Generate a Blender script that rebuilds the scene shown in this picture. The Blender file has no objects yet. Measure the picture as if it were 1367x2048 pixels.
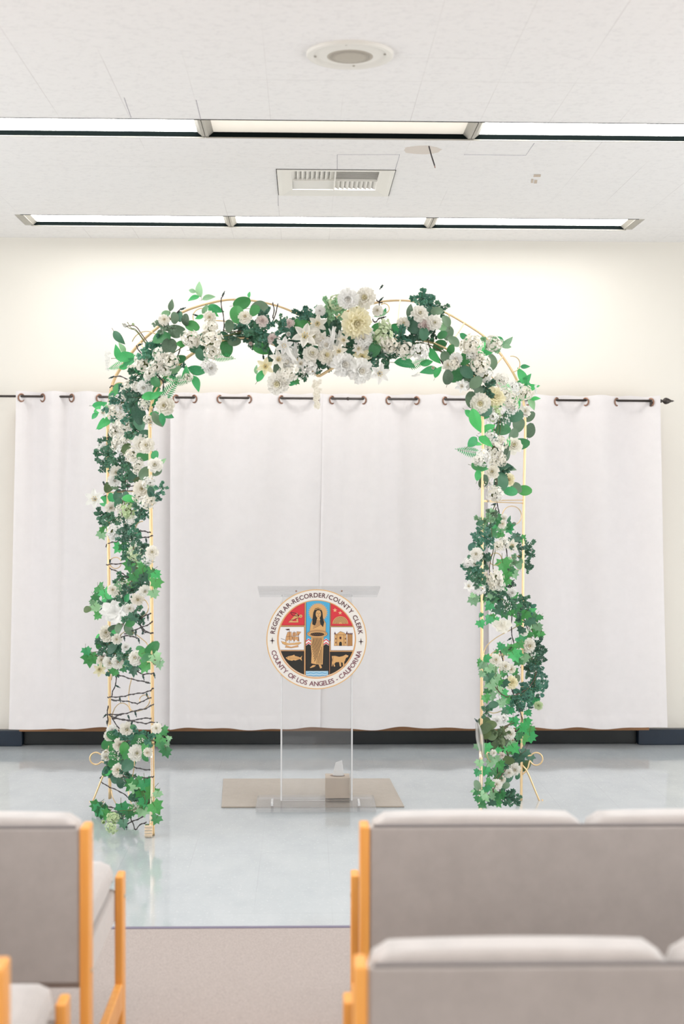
import bpy, bmesh, math, random
from mathutils import Vector, Matrix, Euler
R = math.radians
random.seed(7)
SC = bpy.context.scene
COL = SC.collection

# ------------------------------------------------------------------ camera
F = 50.0 / 36.0 * 2048.0
CAMZ, CEIL, WALL = 1.645, 3.262, 9.20
CROT = (Matrix.Rotation(-R(1.50), 3, 'Z') @ Matrix.Rotation(R(90 - .87), 3, 'X') @ Matrix.Rotation(.0025, 3, 'Z'))
cam_data = bpy.data.cameras.new('camera')
cam = bpy.data.objects.new('camera', cam_data); COL.objects.link(cam)
cam.matrix_world = Matrix.Translation((0, 0, CAMZ)) @ CROT.to_4x4()
cam_data.sensor_fit = 'VERTICAL'; cam_data.sensor_height = 36; cam_data.sensor_width = 24; cam_data.lens = 50
cam_data.clip_start = .05; cam_data.clip_end = 60
cam_data.dof.use_dof = True; cam_data.dof.focus_distance = 7.5; cam_data.dof.aperture_fstop = 2.5
SC.camera = cam
SC.view_settings.view_transform = 'Standard'; SC.view_settings.look = 'None'
SC.view_settings.exposure = 0.82; SC.view_settings.gamma = 1.0; SC.view_settings.use_curve_mapping = False
w = bpy.data.worlds.new('world'); SC.world = w; w.use_nodes = True
w.node_tree.nodes['Background'].inputs[0].default_value = (.9, .95, 1, 1)
w.node_tree.nodes['Background'].inputs[1].default_value = 1.0
LAMP = 4.4            # strength of the lit ceiling lenses

FILL_GLOW = 1.42             # emission of the added fill panes in the unseen walls
CP = Vector((0, 0, CAMZ))
def ray(px, py): return CROT @ Vector(((px - 683.5) / F, -(py - 1024) / F, -1))
def atY(px, py, Y):
    d = ray(px, py); return CP + d * (Y / d.y)
def atZ(px, py, Z):
    d = ray(px, py); return CP + d * ((Z - CAMZ) / d.z)

# ------------------------------------------------------------------ helpers
def link(o, parent=None, kind=None):
    COL.objects.link(o)
    if parent is not None: o.parent = parent
    if kind: o['kind'] = kind
    return o
def tag(o, label, cat, group=None):
    o['label'] = label; o['category'] = cat
    if group: o['group'] = group
    return o
def thing(name, label, cat, loc=(0, 0, 0), group=None):
    o = bpy.data.objects.new(name, None); o.location = loc; COL.objects.link(o)
    return tag(o, label, cat, group)

class MB:
    def __init__(s): s.v = []; s.f = []; s.m = []
    def add(s, vs, fs, mi=0):
        n = len(s.v); s.v += [tuple(v) for v in vs]
        for f in fs: s.f.append(tuple(n + i for i in f)); s.m.append(mi)
    def box(s, a, b, mi=0):
        x0, y0, z0 = a; x1, y1, z1 = b
        s.add([(x0, y0, z0), (x1, y0, z0), (x1, y1, z0), (x0, y1, z0), (x0, y0, z1), (x1, y0, z1), (x1, y1, z1), (x0, y1, z1)],
              [(0, 3, 2, 1), (4, 5, 6, 7), (0, 1, 5, 4), (1, 2, 6, 5), (2, 3, 7, 6), (3, 0, 4, 7)], mi)
    def tube(s, pts, r, n=8, mi=0, closed=False):
        pts = [Vector(p) for p in pts]
        if len(pts) < 2: return
        k = len(pts); rr = r if isinstance(r, (list, tuple)) else [r] * k
        up = None; vs = []
        for i, p in enumerate(pts):
            if closed: t = pts[(i + 1) % k] - pts[i - 1]
            else: t = pts[min(i + 1, k - 1)] - pts[max(i - 1, 0)]
            if t.length < 1e-9: t = Vector((0, 0, 1))
            t.normalize()
            if up is None:
                up = Vector((0, 0, 1)) if abs(t.z) < .9 else Vector((1, 0, 0))
            a = up - t * up.dot(t)
            if a.length < 1e-6: a = t.orthogonal()
            a.normalize(); up = a; b = t.cross(a)
            for j in range(n):
                q = 2 * math.pi * j / n
                vs.append(p + (a * math.cos(q) + b * math.sin(q)) * rr[i])
        fs = []
        for i in range(k if closed else k - 1):
            i2 = (i + 1) % k
            for j in range(n):
                j2 = (j + 1) % n
                fs.append((i * n + j, i * n + j2, i2 * n + j2, i2 * n + j))
        if not closed:
            fs.append(tuple(range(n - 1, -1, -1))); fs.append(tuple((k - 1) * n + j for j in range(n)))
        s.add(vs, fs, mi)
    def lathe(s, prof, M=None, n=32, mi=0):
        M = M or Matrix.Identity(4); vs = []
        for r, z in prof:
            for j in range(n):
                q = 2 * math.pi * j / n
                vs.append(M @ Vector((r * math.cos(q), r * math.sin(q), z)))
        fs = [(i * n + j, i * n + (j + 1) % n, (i + 1) * n + (j + 1) % n, (i + 1) * n + j) for i in range(len(prof) - 1) for j in range(n)]
        s.add(vs, fs, mi)
    def grid(s, fn, nu, nv, mi=0):
        vs = [fn(i / nu, j / nv) for j in range(nv + 1) for i in range(nu + 1)]
        fs = [(j * (nu + 1) + i, j * (nu + 1) + i + 1, (j + 1) * (nu + 1) + i + 1, (j + 1) * (nu + 1) + i) for j in range(nv) for i in range(nu)]
        s.add(vs, fs, mi)
    def ball(s, c, r, n=6, mi=0, sz=1):
        prof = [(max(1e-4, r * math.sin(math.pi * i / n)), r * sz * math.cos(math.pi * i / n)) for i in range(n + 1)]
        s.lathe(prof[::-1], Matrix.Translation(c), n + 2, mi)
    def mesh(s, name, mats, smooth=True, weld=False):
        me = bpy.data.meshes.new(name); me.from_pydata(s.v, [], s.f)
        for m in (mats if isinstance(mats, (list, tuple)) else [mats]): me.materials.append(m)
        me.polygons.foreach_set('material_index', s.m)
        me.polygons.foreach_set('use_smooth', [smooth] * len(s.f))
        if weld:
            bm = bmesh.new(); bm.from_mesh(me); bmesh.ops.remove_doubles(bm, verts=bm.verts, dist=1e-5)
            bmesh.ops.recalc_face_normals(bm, faces=bm.faces); bm.to_mesh(me); bm.free()
        me.update(); return me
    def obj(s, name, mats, parent=None, smooth=True, kind=None, bevel=0, seg=2, weld=False):
        o = bpy.data.objects.new(name, s.mesh(name, mats, smooth, weld))
        link(o, parent, kind)
        if parent is not None and parent.type == 'EMPTY': o.matrix_parent_inverse = Matrix.Translation(-Vector(parent.location))
        if bevel:
            b = o.modifiers.new('bevel', 'BEVEL'); b.width = bevel; b.segments = seg; b.limit_method = 'ANGLE'; b.angle_limit = R(40)
            b.harden_normals = True
        return o

def chaikin(p, n=2):
    p = [Vector(q) for q in p]
    for _ in range(n):
        q = [p[0]]
        for a, b in zip(p, p[1:]): q += [a * .75 + b * .25, a * .25 + b * .75]
        q.append(p[-1]); p = q
    return p

# ------------------------------------------------------------------ materials
class NT:
    def __init__(s, name):
        s.m = bpy.data.materials.new(name); s.m.use_nodes = True; s.t = s.m.node_tree
        s.b = s.t.nodes['Principled BSDF']
        s.out = s.t.nodes['Material Output']
    def n(s, typ, ins=None, **kw):
        x = s.t.nodes.new(typ)
        for k, v in kw.items(): setattr(x, k, v)
        for k, v in (ins or {}).items(): s.set(x, k, v)
        return x
    def set(s, x, k, v):
        i = x.inputs[k]
        if isinstance(v, bpy.types.NodeSocket): s.t.links.new(v, i)
        else: i.default_value = v
    def math(s, op, a, b=None, c=None, clamp=False):
        x = s.n('ShaderNodeMath', operation=op, use_clamp=clamp); s.set(x, 0, a)
        if b is not None: s.set(x, 1, b)
        if c is not None: s.set(x, 2, c)
        return x.outputs[0]
    def mix(s, f, a, b):
        x = s.n('ShaderNodeMix', data_type='RGBA'); s.set(x, 0, f); s.set(x, 6, a); s.set(x, 7, b); return x.outputs[2]
    def coord(s, k='Object'): return s.n('ShaderNodeTexCoord').outputs[k]
    def noise(s, scale, detail=3, vec=None, rough=.5, stretch=None):
        vec = vec or s.coord()
        if stretch:
            mp = s.n('ShaderNodeMapping'); s.set(mp, 0, vec); mp.inputs['Scale'].default_value = stretch; vec = mp.outputs[0]
        x = s.n('ShaderNodeTexNoise', {'Vector': vec, 'Scale': scale, 'Detail': detail, 'Roughness': rough}); return x.outputs[0]
    def ramp(s, f, a, b, ca=(0, 0, 0, 1), cb=(1, 1, 1, 1)):
        x = s.n('ShaderNodeValToRGB'); s.set(x, 0, f); e = x.color_ramp.elements
        e[0].position = a; e[0].color = ca; e[1].position = b; e[1].color = cb; return x.outputs[0]
    def bump(s, h, strength=.3, dist=.002):
        x = s.n('ShaderNodeBump', {'Height': h, 'Strength': strength, 'Distance': dist}); s.set(s.b, 'Normal', x.outputs[0])
def c4(c): return (c[0], c[1], c[2], 1)
def hexc(h):
    h = h.lstrip('#'); v = [int(h[i:i + 2], 16) / 255 for i in (0, 2, 4)]
    return tuple(x / 12.92 if x <= .04045 else ((x + .055) / 1.055) ** 2.4 for x in v)
def plain(name, col, rough=.5, metal=0, spec=.5, var=0, scale=8, bump=0, bscale=60, **kw):
    t = NT(name); b = t.b
    b.inputs['Roughness'].default_value = rough; b.inputs['Metallic'].default_value = metal
    b.inputs['Specular IOR Level'].default_value = spec
    if var:
        n = t.noise(scale); t.set(b, 'Base Color', t.mix(n, c4([x * (1 - var) for x in col]), c4([min(1, x * (1 + var)) for x in col])))
    else: b.inputs['Base Color'].default_value = c4(col)
    if bump: t.bump(t.noise(bscale), bump)
    for k, v in kw.items(): b.inputs[k.replace('_', ' ')].default_value = v
    return t.m
def leafmat(name, col, trans=.25, rough=.45):
    t = NT(name); oi = t.n('ShaderNodeObjectInfo').outputs['Random']
    f = t.math('MULTIPLY_ADD', oi, .9, .55)
    hs = t.n('ShaderNodeHueSaturation'); hs.inputs['Color'].default_value = c4(col)
    t.set(hs, 'Value', f); t.set(hs, 'Hue', t.math('MULTIPLY_ADD', oi, -.04, .52))
    n = t.noise(30, 2); c = t.mix(t.ramp(n, .3, .7), hs.outputs[0], t.mix(.5, hs.outputs[0], c4([min(1, x * 1.5 + .01) for x in col])))
    t.set(t.b, 'Base Color', c); t.b.inputs['Roughness'].default_value = rough
    tr = t.n('ShaderNodeBsdfTranslucent', {'Color': c}); ms = t.n('ShaderNodeMixShader'); ms.inputs[0].default_value = trans
    t.t.links.new(t.b.outputs[0], ms.inputs[1]); t.t.links.new(tr.outputs[0], ms.inputs[2]); t.t.links.new(ms.outputs[0], t.out.inputs[0])
    return t.m
def seams(t, x, y, sx, sy, x0, y0, wd, thr=None):
    """mask of thin joints of a square tile grid; thr hides part of them"""
    out = None
    for c, st, o, nz in ((x, sx, x0, (.7, .25, 1)), (y, sy, y0, (.25, .7, 1))):
        u = t.math('ADD', c, -o + 50 * st); u = t.math('PINGPONG', u, st * .5)
        m = t.math('LESS_THAN', u, wd)
        if thr is not None:
            m = t.math('MULTIPLY', m, t.ramp(t.noise(2.4, 2, stretch=nz), thr, thr + .12))
        out = m if out is None else t.math('MAXIMUM', out, m)
    return out

M = {}
# ceiling tiles
p0 = atZ(401, 238.9, CEIL)
t = NT('ceiling_tile'); sep = t.n('ShaderNodeSeparateXYZ', {0: t.coord()})
sm = seams(t, sep.outputs[0], sep.outputs[1], .305, .305, p0.x, p0.y, .0011, .50)
base = t.mix(t.ramp(t.noise(48, 6, rough=.75, stretch=(.7, .8, 1)), .35, .5), (.86, .845, .835, 1), (.93, .915, .90, 1))
spk = t.ramp(t.noise(130, 3, rough=.8, stretch=(.6, 1.8, 1)), .27, .33); spk2 = t.ramp(t.noise(1.4, 2), .45, .7)
base = t.mix(t.math('MULTIPLY', t.math('SUBTRACT', 1, spk), t.math('MULTIPLY_ADD', spk2, .35, .08)), base, (.55, .51, .48, 1))
# tan touch-up patches
pc = atZ(845, 300, CEIL)
dx = t.math('DIVIDE', t.math('SUBTRACT', sep.outputs[0], pc.x), .10); dy = t.math('DIVIDE', t.math('SUBTRACT', sep.outputs[1], pc.y), .10)
dd = t.math('ADD', t.math('MULTIPLY', dx, dx), t.math('MULTIPLY', dy, dy)); dd = t.math('ADD', dd, t.math('MULTIPLY', t.noise(18), .9))
base = t.mix(t.math('MULTIPLY', t.math('LESS_THAN', dd, 1.25), .8), base, (.74, .66, .58, 1))
base = t.mix(t.math('MULTIPLY', sm, .38), base, (.34, .29, .28, 1))
t.set(t.b, 'Base Color', base); t.b.inputs['Roughness'].default_value = .9; t.bump(t.noise(120, 4), .15)
M['ceil'] = t.m
M['tan_patch'] = plain('tan_patch_paint', (.62, .52, .42), .8)
# wall paint
t = NT('wall_paint'); t.set(t.b, 'Base Color', t.mix(t.noise(3), (.83, .80, .73, 1), (.86, .83, .76, 1))); t.b.inputs['Roughness'].default_value = .55
t.bump(t.noise(160, 3), .12); M['wall'] = t.m
# vinyl floor
t = NT('vinyl_tile'); sep = t.n('ShaderNodeSeparateXYZ', {0: t.coord()})
sm = seams(t, sep.outputs[0], sep.outputs[1], .305, .305, .11, .02, .0011, .46)
fl = t.mix(t.ramp(t.noise(5, 5, rough=.65, stretch=(1, .5, 1)), .3, .7), (.455, .50, .53, 1), (.525, .565, .59, 1))
fl = t.mix(t.ramp(t.noise(70, 2, rough=.7), .62, .72), fl, (.66, .69, .70, 1)); fl = t.mix(t.math('MULTIPLY', sm, .35), fl, (.33, .35, .36, 1))
t.set(t.b, 'Base Color', fl); t.b.inputs['Specular IOR Level'].default_value = .75
t.set(t.b, 'Roughness', t.ramp(t.noise(6, 4), .3, .7, (.06, .06, .06, 1), (.12, .12, .12, 1)))
x = t.n('ShaderNodeBump', {'Height': t.noise(7, 2), 'Strength': .10, 'Distance': .006}); t.set(t.b, 'Normal', x.outputs[0]); M['vinyl'] = t.m
# carpet
t = NT('carpet_pile'); t.set(t.b, 'Base Color', t.mix(t.ramp(t.noise(220, 3), .3, .7), (.36, .31, .29, 1), (.50, .44, .415, 1)))
t.b.inputs['Roughness'].default_value = 1; t.bump(t.noise(300, 2), .6, .004); M['carpet'] = t.m
# woven fabrics
def weave(name, a, b, sc=500, rough=.9, trans=0, bs=.25, sheen=.3):
    t = NT(name); co = t.coord()
    w1 = t.n('ShaderNodeTexWave', {'Vector': co, 'Scale': sc / 6.28, 'Distortion': 1.0, 'Detail': 1}, bands_direction='X').outputs['Fac']
    w2 = t.n('ShaderNodeTexWave', {'Vector': co, 'Scale': sc / 6.28, 'Distortion': 1.0, 'Detail': 1}, bands_direction='Z').outputs['Fac']
    h = t.math('MULTIPLY', w1, w2); f = t.math('MULTIPLY_ADD', h, .5, t.math('MULTIPLY', t.noise(14, 6, rough=.75), .55))
    c = t.mix(t.ramp(f, .2, .6), c4(a), c4(b)); t.set(t.b, 'Base Color', c); t.b.inputs['Roughness'].default_value = rough
    t.b.inputs['Sheen Weight'].default_value = sheen; t.bump(f, bs, .001)
    if trans:
        tr = t.n('ShaderNodeBsdfTranslucent', {'Color': c}); ms = t.n('ShaderNodeMixShader'); ms.inputs[0].default_value = trans
        t.t.links.new(t.b.outputs[0], ms.inputs[1]); t.t.links.new(tr.outputs[0], ms.inputs[2]); t.t.links.new(ms.outputs[0], t.out.inputs[0])
    return t.m
M['curtain'] = weave('white_curtain_linen', (.83, .805, .81), (.90, .87, .875), 900, .85, .15, .2)
M['fabric'] = weave('taupe_upholstery', (.37, .335, .32), (.50, .455, .435), 700, .95, 0, .4, .9)
M['fabric_d'] = plain('grey_piping', (.26, .24, .24), .9)
M['mat'] = weave('beige_floor_mat', (.36, .31, .26), (.44, .385, .33), 300, .95, 0, .5)
# wood
t = NT('honey_wood'); nz = t.noise(14, 4, stretch=(3, 3, .25)); t.set(t.b, 'Base Color', t.mix(t.ramp(nz, .3, .7), (.88, .36, .07, 1), (.96, .46, .11, 1)))
t.b.inputs['Roughness'].default_value = .38; M['wood'] = t.m
t = NT('brown_board_wood'); t.set(t.b, 'Base Color', t.mix(t.noise(6, 4, stretch=(.3, 3, 3)), (.30, .14, .06, 1), (.42, .21, .09, 1))); t.b.inputs['Roughness'].default_value = .5; M['board'] = t.m
M['navy'] = plain('navy_rubber_base', (.006, .017, .035), .35, var=.2)
M['black_base'] = plain('black_rubber_base', (.008, .012, .014), .3, var=.2)
M['strip'] = plain('dark_edge_strip', (.20, .18, .26), .5)
M['gold'] = plain('brass_tube', (.83, .62, .36), .36, 1.0)
M['goldlt'] = plain('pale_gold_connector', (.95, .80, .62), .15, 1.0)
M['bronze'] = plain('copper_grommet', (.30, .17, .12), .35, .9, var=.15)
M['rod'] = plain('black_bronze_rod', (.07, .06, .055), .4, .7)
M['metal'] = plain('grey_aluminium', (.46, .44, .39), .45, .35, var=.08)
M['trough'] = plain('dark_trough_paint', (.006, .009, .009), 1, spec=0)
M['white'] = plain('white_enamel', (.85, .83, .77), .45, var=.02)
M['dark'] = plain('dark_void', (.02, .02, .02), .8)
M['grille'] = plain('grille_mesh', (.52, .48, .42), .6)
M['wire'] = plain('dark_cable', (.030, .022, .025), .5)
M['bulb'] = plain('green_bulb_socket', (.015, .05, .04), .4)
M['tissuebox'] = plain('beige_tissue_box', (.66, .55, .45), .6, var=.06, scale=30)
M['tissue'] = plain('white_tissue', (.88, .88, .88), .9)
M['stem'] = plain('olive_stem', (.10, .12, .035), .6)
M['stemd'] = plain('brown_stem', (.10, .06, .04), .6)
for nm, e, col in (('sky_pane', FILL_GLOW, (.97, .98, 1)), ('lens_on', LAMP, (1, .985, .955)), ('lens_off', .22, (.86, .80, .70))):  # the switched-off lens also gets a faint added glow
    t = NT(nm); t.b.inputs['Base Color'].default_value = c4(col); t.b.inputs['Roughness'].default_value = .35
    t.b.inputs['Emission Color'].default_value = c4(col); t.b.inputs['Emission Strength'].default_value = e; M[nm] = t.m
def acryl(name, haze, fz):
    t = NT(name); t.b.inputs['Base Color'].default_value = (.93, .93, .94, 1); t.b.inputs['Roughness'].default_value = .2
    tr = t.n('ShaderNodeBsdfTransparent', {'Color': (.985, .988, .99, 1)}); gl = t.n('ShaderNodeBsdfGlossy', {'Roughness': .03})
    lw = t.n('ShaderNodeFresnel', {'IOR': 1.3}); m1 = t.n('ShaderNodeMixShader'); t.set(m1, 0, t.math('MULTIPLY', lw.outputs[0], fz))
    m2 = t.n('ShaderNodeMixShader'); m2.inputs[0].default_value = haze
    t.t.links.new(tr.outputs[0], m1.inputs[1]); t.t.links.new(gl.outputs[0], m1.inputs[2]); t.t.links.new(m1.outputs[0], m2.inputs[1]); t.t.links.new(t.b.outputs[0], m2.inputs[2])
    t.t.links.new(m2.outputs[0], t.out.inputs[0]); return t.m
M['acrylic'] = acryl('clear_acrylic', .04, 1.0)
M['acryledge'] = acryl('polished_acrylic_edge', .55, 1.0)
M['acrylhaze'] = acryl('hazy_acrylic_base', .06, .45)
# petals / leaves
def petalmat(name, a, b, trans=.38):
    t = NT(name); oi = t.n('ShaderNodeObjectInfo').outputs['Random']; c = t.mix(oi, c4(a), c4(b)); t.set(t.b, 'Base Color', c)
    t.b.inputs['Roughness'].default_value = .7
    tr = t.n('ShaderNodeBsdfTranslucent', {'Color': c}); ms = t.n('ShaderNodeMixShader'); ms.inputs[0].default_value = trans
    t.t.links.new(t.b.outputs[0], ms.inputs[1]); t.t.links.new(tr.outputs[0], ms.inputs[2]); t.t.links.new(ms.outputs[0], t.out.inputs[0])
    return t.m
M['petal'] = petalmat('cream_petal', (.95, .92, .83), (.95, .94, .89))
M['petalw'] = petalmat('white_silk_petal', (.95, .95, .92), (.96, .96, .94))
M['petaly'] = petalmat('yellow_cream_petal', (.95, .89, .62), (.95, .92, .74))
M['petalp'] = petalmat('blush_petal', (.86, .76, .73), (.88, .80, .76))
M['petalg'] = petalmat('green_white_petal', (.62, .76, .45), (.75, .84, .62))
M['yel'] = plain('yellow_stamen', (.75, .52, .10), .7)
LM = {'': leafmat('leaf_mid_green', (.06, .26, .085)), 'b': leafmat('leaf_bright_green', (.07, .42, .145), .35), 'd': leafmat('leaf_deep_green', (.05, .15, .09), .12),
      'g': leafmat('leaf_grey_green', (.12, .20, .125), .2), 'l': leafmat('leaf_pale_green', (.26, .48, .27), .35), 'o': leafmat('leaf_olive_green', (.085, .14, .055), .2),
      't': leafmat('leaf_teal_green', (.06, .20, .135), .2)}
# ------------------------------------------------------------------ room shell
XL, XR, YB = -4.6, 4.9, -4.2
carpY = atZ(480, 1858, 0).y
def quadbox(name, a, b, m, kind='structure'):
    mb = MB(); mb.box(a, b); return mb.obj(name, m, smooth=False, kind=kind)
quadbox('floor', (XL, carpY, -.1), (XR, WALL, 0), M['vinyl'])
quadbox('floor_carpet', (XL, YB, -.1), (XR, carpY, .006), M['carpet'])
quadbox('trim_1', (XL, carpY - .012, 0), (XR, carpY + .008, .009), M['strip'])
quadbox('wall_back', (XL, WALL, 0), (XR, WALL + .12, CEIL + .1), M['wall'])
quadbox('wall_left', (XL - .12, YB, 0), (XL, WALL + .12, CEIL + .1), M['wall'])
quadbox('wall_right', (XR, YB, 0), (XR + .12, WALL + .12, CEIL + .1), M['wall'])
quadbox('wall_front', (XL, YB - .12, 0), (XR, YB, CEIL + .1), M['wall'])
bx0 = atY(44, 1480, 9.14).x; bx1 = atY(1276, 1480, 9.14).x; bz = atY(20, 1461, 9.14).z
def basebox(name, x0, x1, yd, m, h):
    mb = MB(); mb.box((x0, WALL - yd, 0), (x1, WALL, h)); return mb.obj(name, m, smooth=False, kind='structure', bevel=.006)
basebox('baseboard_left', XL, bx0, .065, M['navy'], bz)
basebox('baseboard_back', bx0, bx1, .012, M['black_base'], bz)
basebox('baseboard_right', bx1, XR, .065, M['navy'], bz)

# made-up windows in the unseen walls, added as fill light for the room
def fill_window(k, axis, pos, a, b, z0, z1, inward):
    mb = MB(); e = .02 * inward
    def bx(u0, u1, w0, w1, d0, d1):
        d0, d1 = sorted((pos + d0 * inward, pos + d1 * inward))
        mb.box((d0, u0, w0), (d1, u1, w1)) if axis == 'x' else mb.box((u0, d0, w0), (u1, d1, w1))
    n = 4
    for i in range(n + 1): u = a + (b - a) * i / n; bx(u - .03, u + .03, z0, z1, .001, .05)
    for z in (z0, (z0 + z1) / 2, z1): bx(a - .03, b + .03, z - .03, z + .03, .001, .055)
    f = mb.obj('window_%d' % k, M['white'], smooth=False, kind='structure')
    mb = MB(); q = pos + .006 * inward
    P = [(q, a, z0), (q, b, z0), (q, b, z1), (q, a, z1)] if axis == 'x' else [(a, q, z0), (b, q, z0), (b, q, z1), (a, q, z1)]
    mb.add(P, [(0, 1, 2, 3)]); o = mb.obj('pane', M['sky_pane'], f, smooth=False)
fill_window(1, 'x', XL, 1.5, 7.8, .15, 2.6, 1); fill_window(2, 'x', XR, 1.5, 7.8, .15, 2.6, -1); fill_window(3, 'y', YB, -2.4, 2.4, 1.0, 2.7, 1)

# ceiling with the recesses of lights and register left open
s1l = atZ(401, 238.9, CEIL); s1r = atZ(957.4, 243.7, CEIL); s2l = atZ(455.6, 433.5, CEIL); s2r = atZ(867.9, 436.5, CEIL)
U = 1.22; W1 = .315
cx1 = (s1l.x + s1r.x) / 2; cx2 = (s2l.x + s2r.x) / 2; y1 = (s1l.y + s1r.y) / 2; y2 = (s2l.y + s2r.y) / 2 - .02
W2 = .345
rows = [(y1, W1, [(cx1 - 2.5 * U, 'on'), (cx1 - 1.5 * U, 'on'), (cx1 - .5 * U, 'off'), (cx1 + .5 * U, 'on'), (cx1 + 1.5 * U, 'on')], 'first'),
        (y2, W2, [(cx2 - 1.5 * U, 'on'), (cx2 - .5 * U, 'on'), (cx2 + .5 * U, 'on')], 'second')]
pitch = 2.15
for k in range(1, 5):
    rows.append((y1 - k * pitch, W1, [(cx1 + (i - 2.5) * U, 'on') for i in range(5)], 'back%d' % k))
END = .035
holes = [(r[2][0][0] - (END if r[3] == 'second' else 0), r[0], r[2][-1][0] + U + (END if r[3] == 'second' else 0), r[0] + r[1]) for r in rows]
v0 = atZ(553, 338, CEIL); v1 = atZ(790, 340, CEIL); v2 = atZ(778, 391, CEIL)
VX0, VX1, VY0 = v0.x, v1.x, (v0.y + v1.y) / 2; VY1 = v2.y; vm = .012
holes.append((VX0 + vm, VY0 + vm, VX1 - vm, VY1 - vm))
xs = sorted({XL, XR} | {h[0] for h in holes} | {h[2] for h in holes}); ys = sorted({YB, WALL} | {h[1] for h in holes} | {h[3] for h in holes})
mb = MB()
def inhole(x, y): return any(h[0] < x < h[2] and h[1] < y < h[3] for h in holes)
T = .012
for i in range(len(xs) - 1):
    for j in range(len(ys) - 1):
        if not inhole((xs[i] + xs[i + 1]) / 2, (ys[j] + ys[j + 1]) / 2):
            mb.add([(xs[i], ys[j], CEIL), (xs[i], ys[j + 1], CEIL), (xs[i + 1], ys[j + 1], CEIL), (xs[i + 1], ys[j], CEIL)], [(0, 1, 2, 3)])
for h in holes:
    a, b, c, d = h
    mb.add([(a, b, CEIL), (c, b, CEIL), (c, d, CEIL), (a, d, CEIL), (a, b, CEIL + T), (c, b, CEIL + T), (c, d, CEIL + T), (a, d, CEIL + T)],
           [(0, 1, 5, 4), (1, 2, 6, 5), (2, 3, 7, 6), (3, 0, 4, 7)])
# slab above
mb.box((XL, YB, CEIL + .13), (XR, WALL, CEIL + .2))
ceil = mb.obj('ceiling', M['ceil'], smooth=False, kind='structure')

names = {('first', 1): 'lit white fluorescent ceiling panel in the nearer row, left of the dark one',
         ('first', 0): 'lit ceiling panel of the nearer row running out past the left edge',
         ('first', 2): 'unlit cream ceiling light panel in the middle of the nearer row',
         ('first', 3): 'lit white fluorescent ceiling panel in the nearer row, right of the dark one',
         ('first', 4): 'lit ceiling panel of the nearer row running out past the right edge',
         ('second', 0): 'lit ceiling panel at the left end of the row nearest the wall',
         ('second', 1): 'lit ceiling panel in the middle of the row nearest the wall',
         ('second', 2): 'lit ceiling panel at the right end of the row nearest the wall'}
H = .035
for yy, ww, us, rn in rows:
    for k, (x, st) in enumerate(us):
        if rn.startswith('back'):
            if k: continue
            x1 = x + 5 * U; lab = 'long lit ceiling light strip behind the camera, row %s from the arch' % {'back1': 'one', 'back2': 'two', 'back3': 'three', 'back4': 'four'}[rn]
        else: x1 = x + U; lab = names[(rn, k)]
        th = thing('ceiling_light', lab, 'ceiling light', (x, yy, CEIL), 'fluorescent lights recessed in the ceiling')
        g = .0015; a, b = x + g, x1 - g
        e0 = END if (rn == 'second' and k == 0) else 0; e1 = END if (rn == 'second' and k == 2) else 0
        mb = MB()
        mb.box((a, yy, CEIL + .001), (b, yy + .004, CEIL + H)); mb.box((a, yy + ww - .004, CEIL + .001), (b, yy + ww, CEIL + H))
        mb.obj('housing', M['trough'], th, smooth=False)
        mb = MB()
        mb.add([(a, yy + .008, CEIL + .024), (a, yy + ww - .004, CEIL + .024), (b, yy + ww - .004, CEIL + .024), (b, yy + .008, CEIL + .024)], [(0, 1, 2, 3)])
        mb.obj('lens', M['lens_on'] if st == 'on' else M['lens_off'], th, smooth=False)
        for ex0, ex1 in ((a - e0, a + .014), (b - .014, b + e1)):
            mb = MB(); z0 = CEIL + .002
            xm = ex0 + (ex1 - ex0) * .5; inner = ex1 if ex0 < (a + b) / 2 - .3 else ex0
            # end plate: flat bar with a step up to the lens
            mb.box((ex0, yy + .002, z0), (ex1, yy + ww - .002, CEIL + .006)); mb.box((ex0, yy + .002, CEIL + .004), (ex1, yy + ww - .002, CEIL + H))
            o = 1 if inner == ex1 else -1
            A = inner; B = inner + o * .022
            mb.add([(A, yy + .004, CEIL + .004), (A, yy + ww - .004, CEIL + .004), (B, yy + ww - .004, CEIL + .023), (B, yy + .004, CEIL + .023)], [(0, 1, 2, 3)])
            mb.obj('end_plate', M['metal'], th, smooth=False)
        mb = MB(); mb.box((a, yy - .003, CEIL - .002), (b, yy + .003, CEIL + .004)); mb.obj('dark_edge', M['trough'], th, smooth=False)
        mb = MB(); mb.box((a, yy + ww - .003, CEIL - .003), (b, yy + ww + .006, CEIL + .003)); mb.obj('edge_trim', M['metal'], th, smooth=False)

# ceiling speaker
sc = atZ(699.5, 107, CEIL); sl = atZ(612, 107, CEIL); sr = atZ(786, 107, CEIL); rad = (sr - sl).length / 2
th = thing('ceiling_speaker', 'round white ceiling speaker with a perforated beige grille', 'speaker', (sc.x, sc.y, CEIL))
Mx = Matrix.Translation((sc.x, sc.y, CEIL)) @ Matrix.Rotation(math.pi, 4, 'X')
mb = MB(); mb.lathe([(rad, -.002), (rad, .009), (rad * .965, .014), (rad * .86, .012), (rad * .82, .005), (rad * .66, .009), (rad * .58, .013), (rad * .53, .012)], Mx, 64)
mb.obj('bezel', M['white'], th, weld=True)
mb = MB(); mb.lathe([(rad * .545, .0115), (rad * .4, .016), (rad * .2, .0185), (.0005, .019)], Mx, 48)
t = NT('speaker_perforation'); vo = t.n('ShaderNodeTexVoronoi', {'Vector': t.coord(), 'Scale': 170.0}); vo.inputs['Randomness'].default_value = 0
t.set(t.b, 'Base Color', t.mix(t.math('LESS_THAN', vo.outputs['Distance'], .33), (.50, .46, .39, 1), (.16, .13, .11, 1))); t.b.inputs['Roughness'].default_value = .6
mb.obj('speaker_grille', t.m, th)
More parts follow.
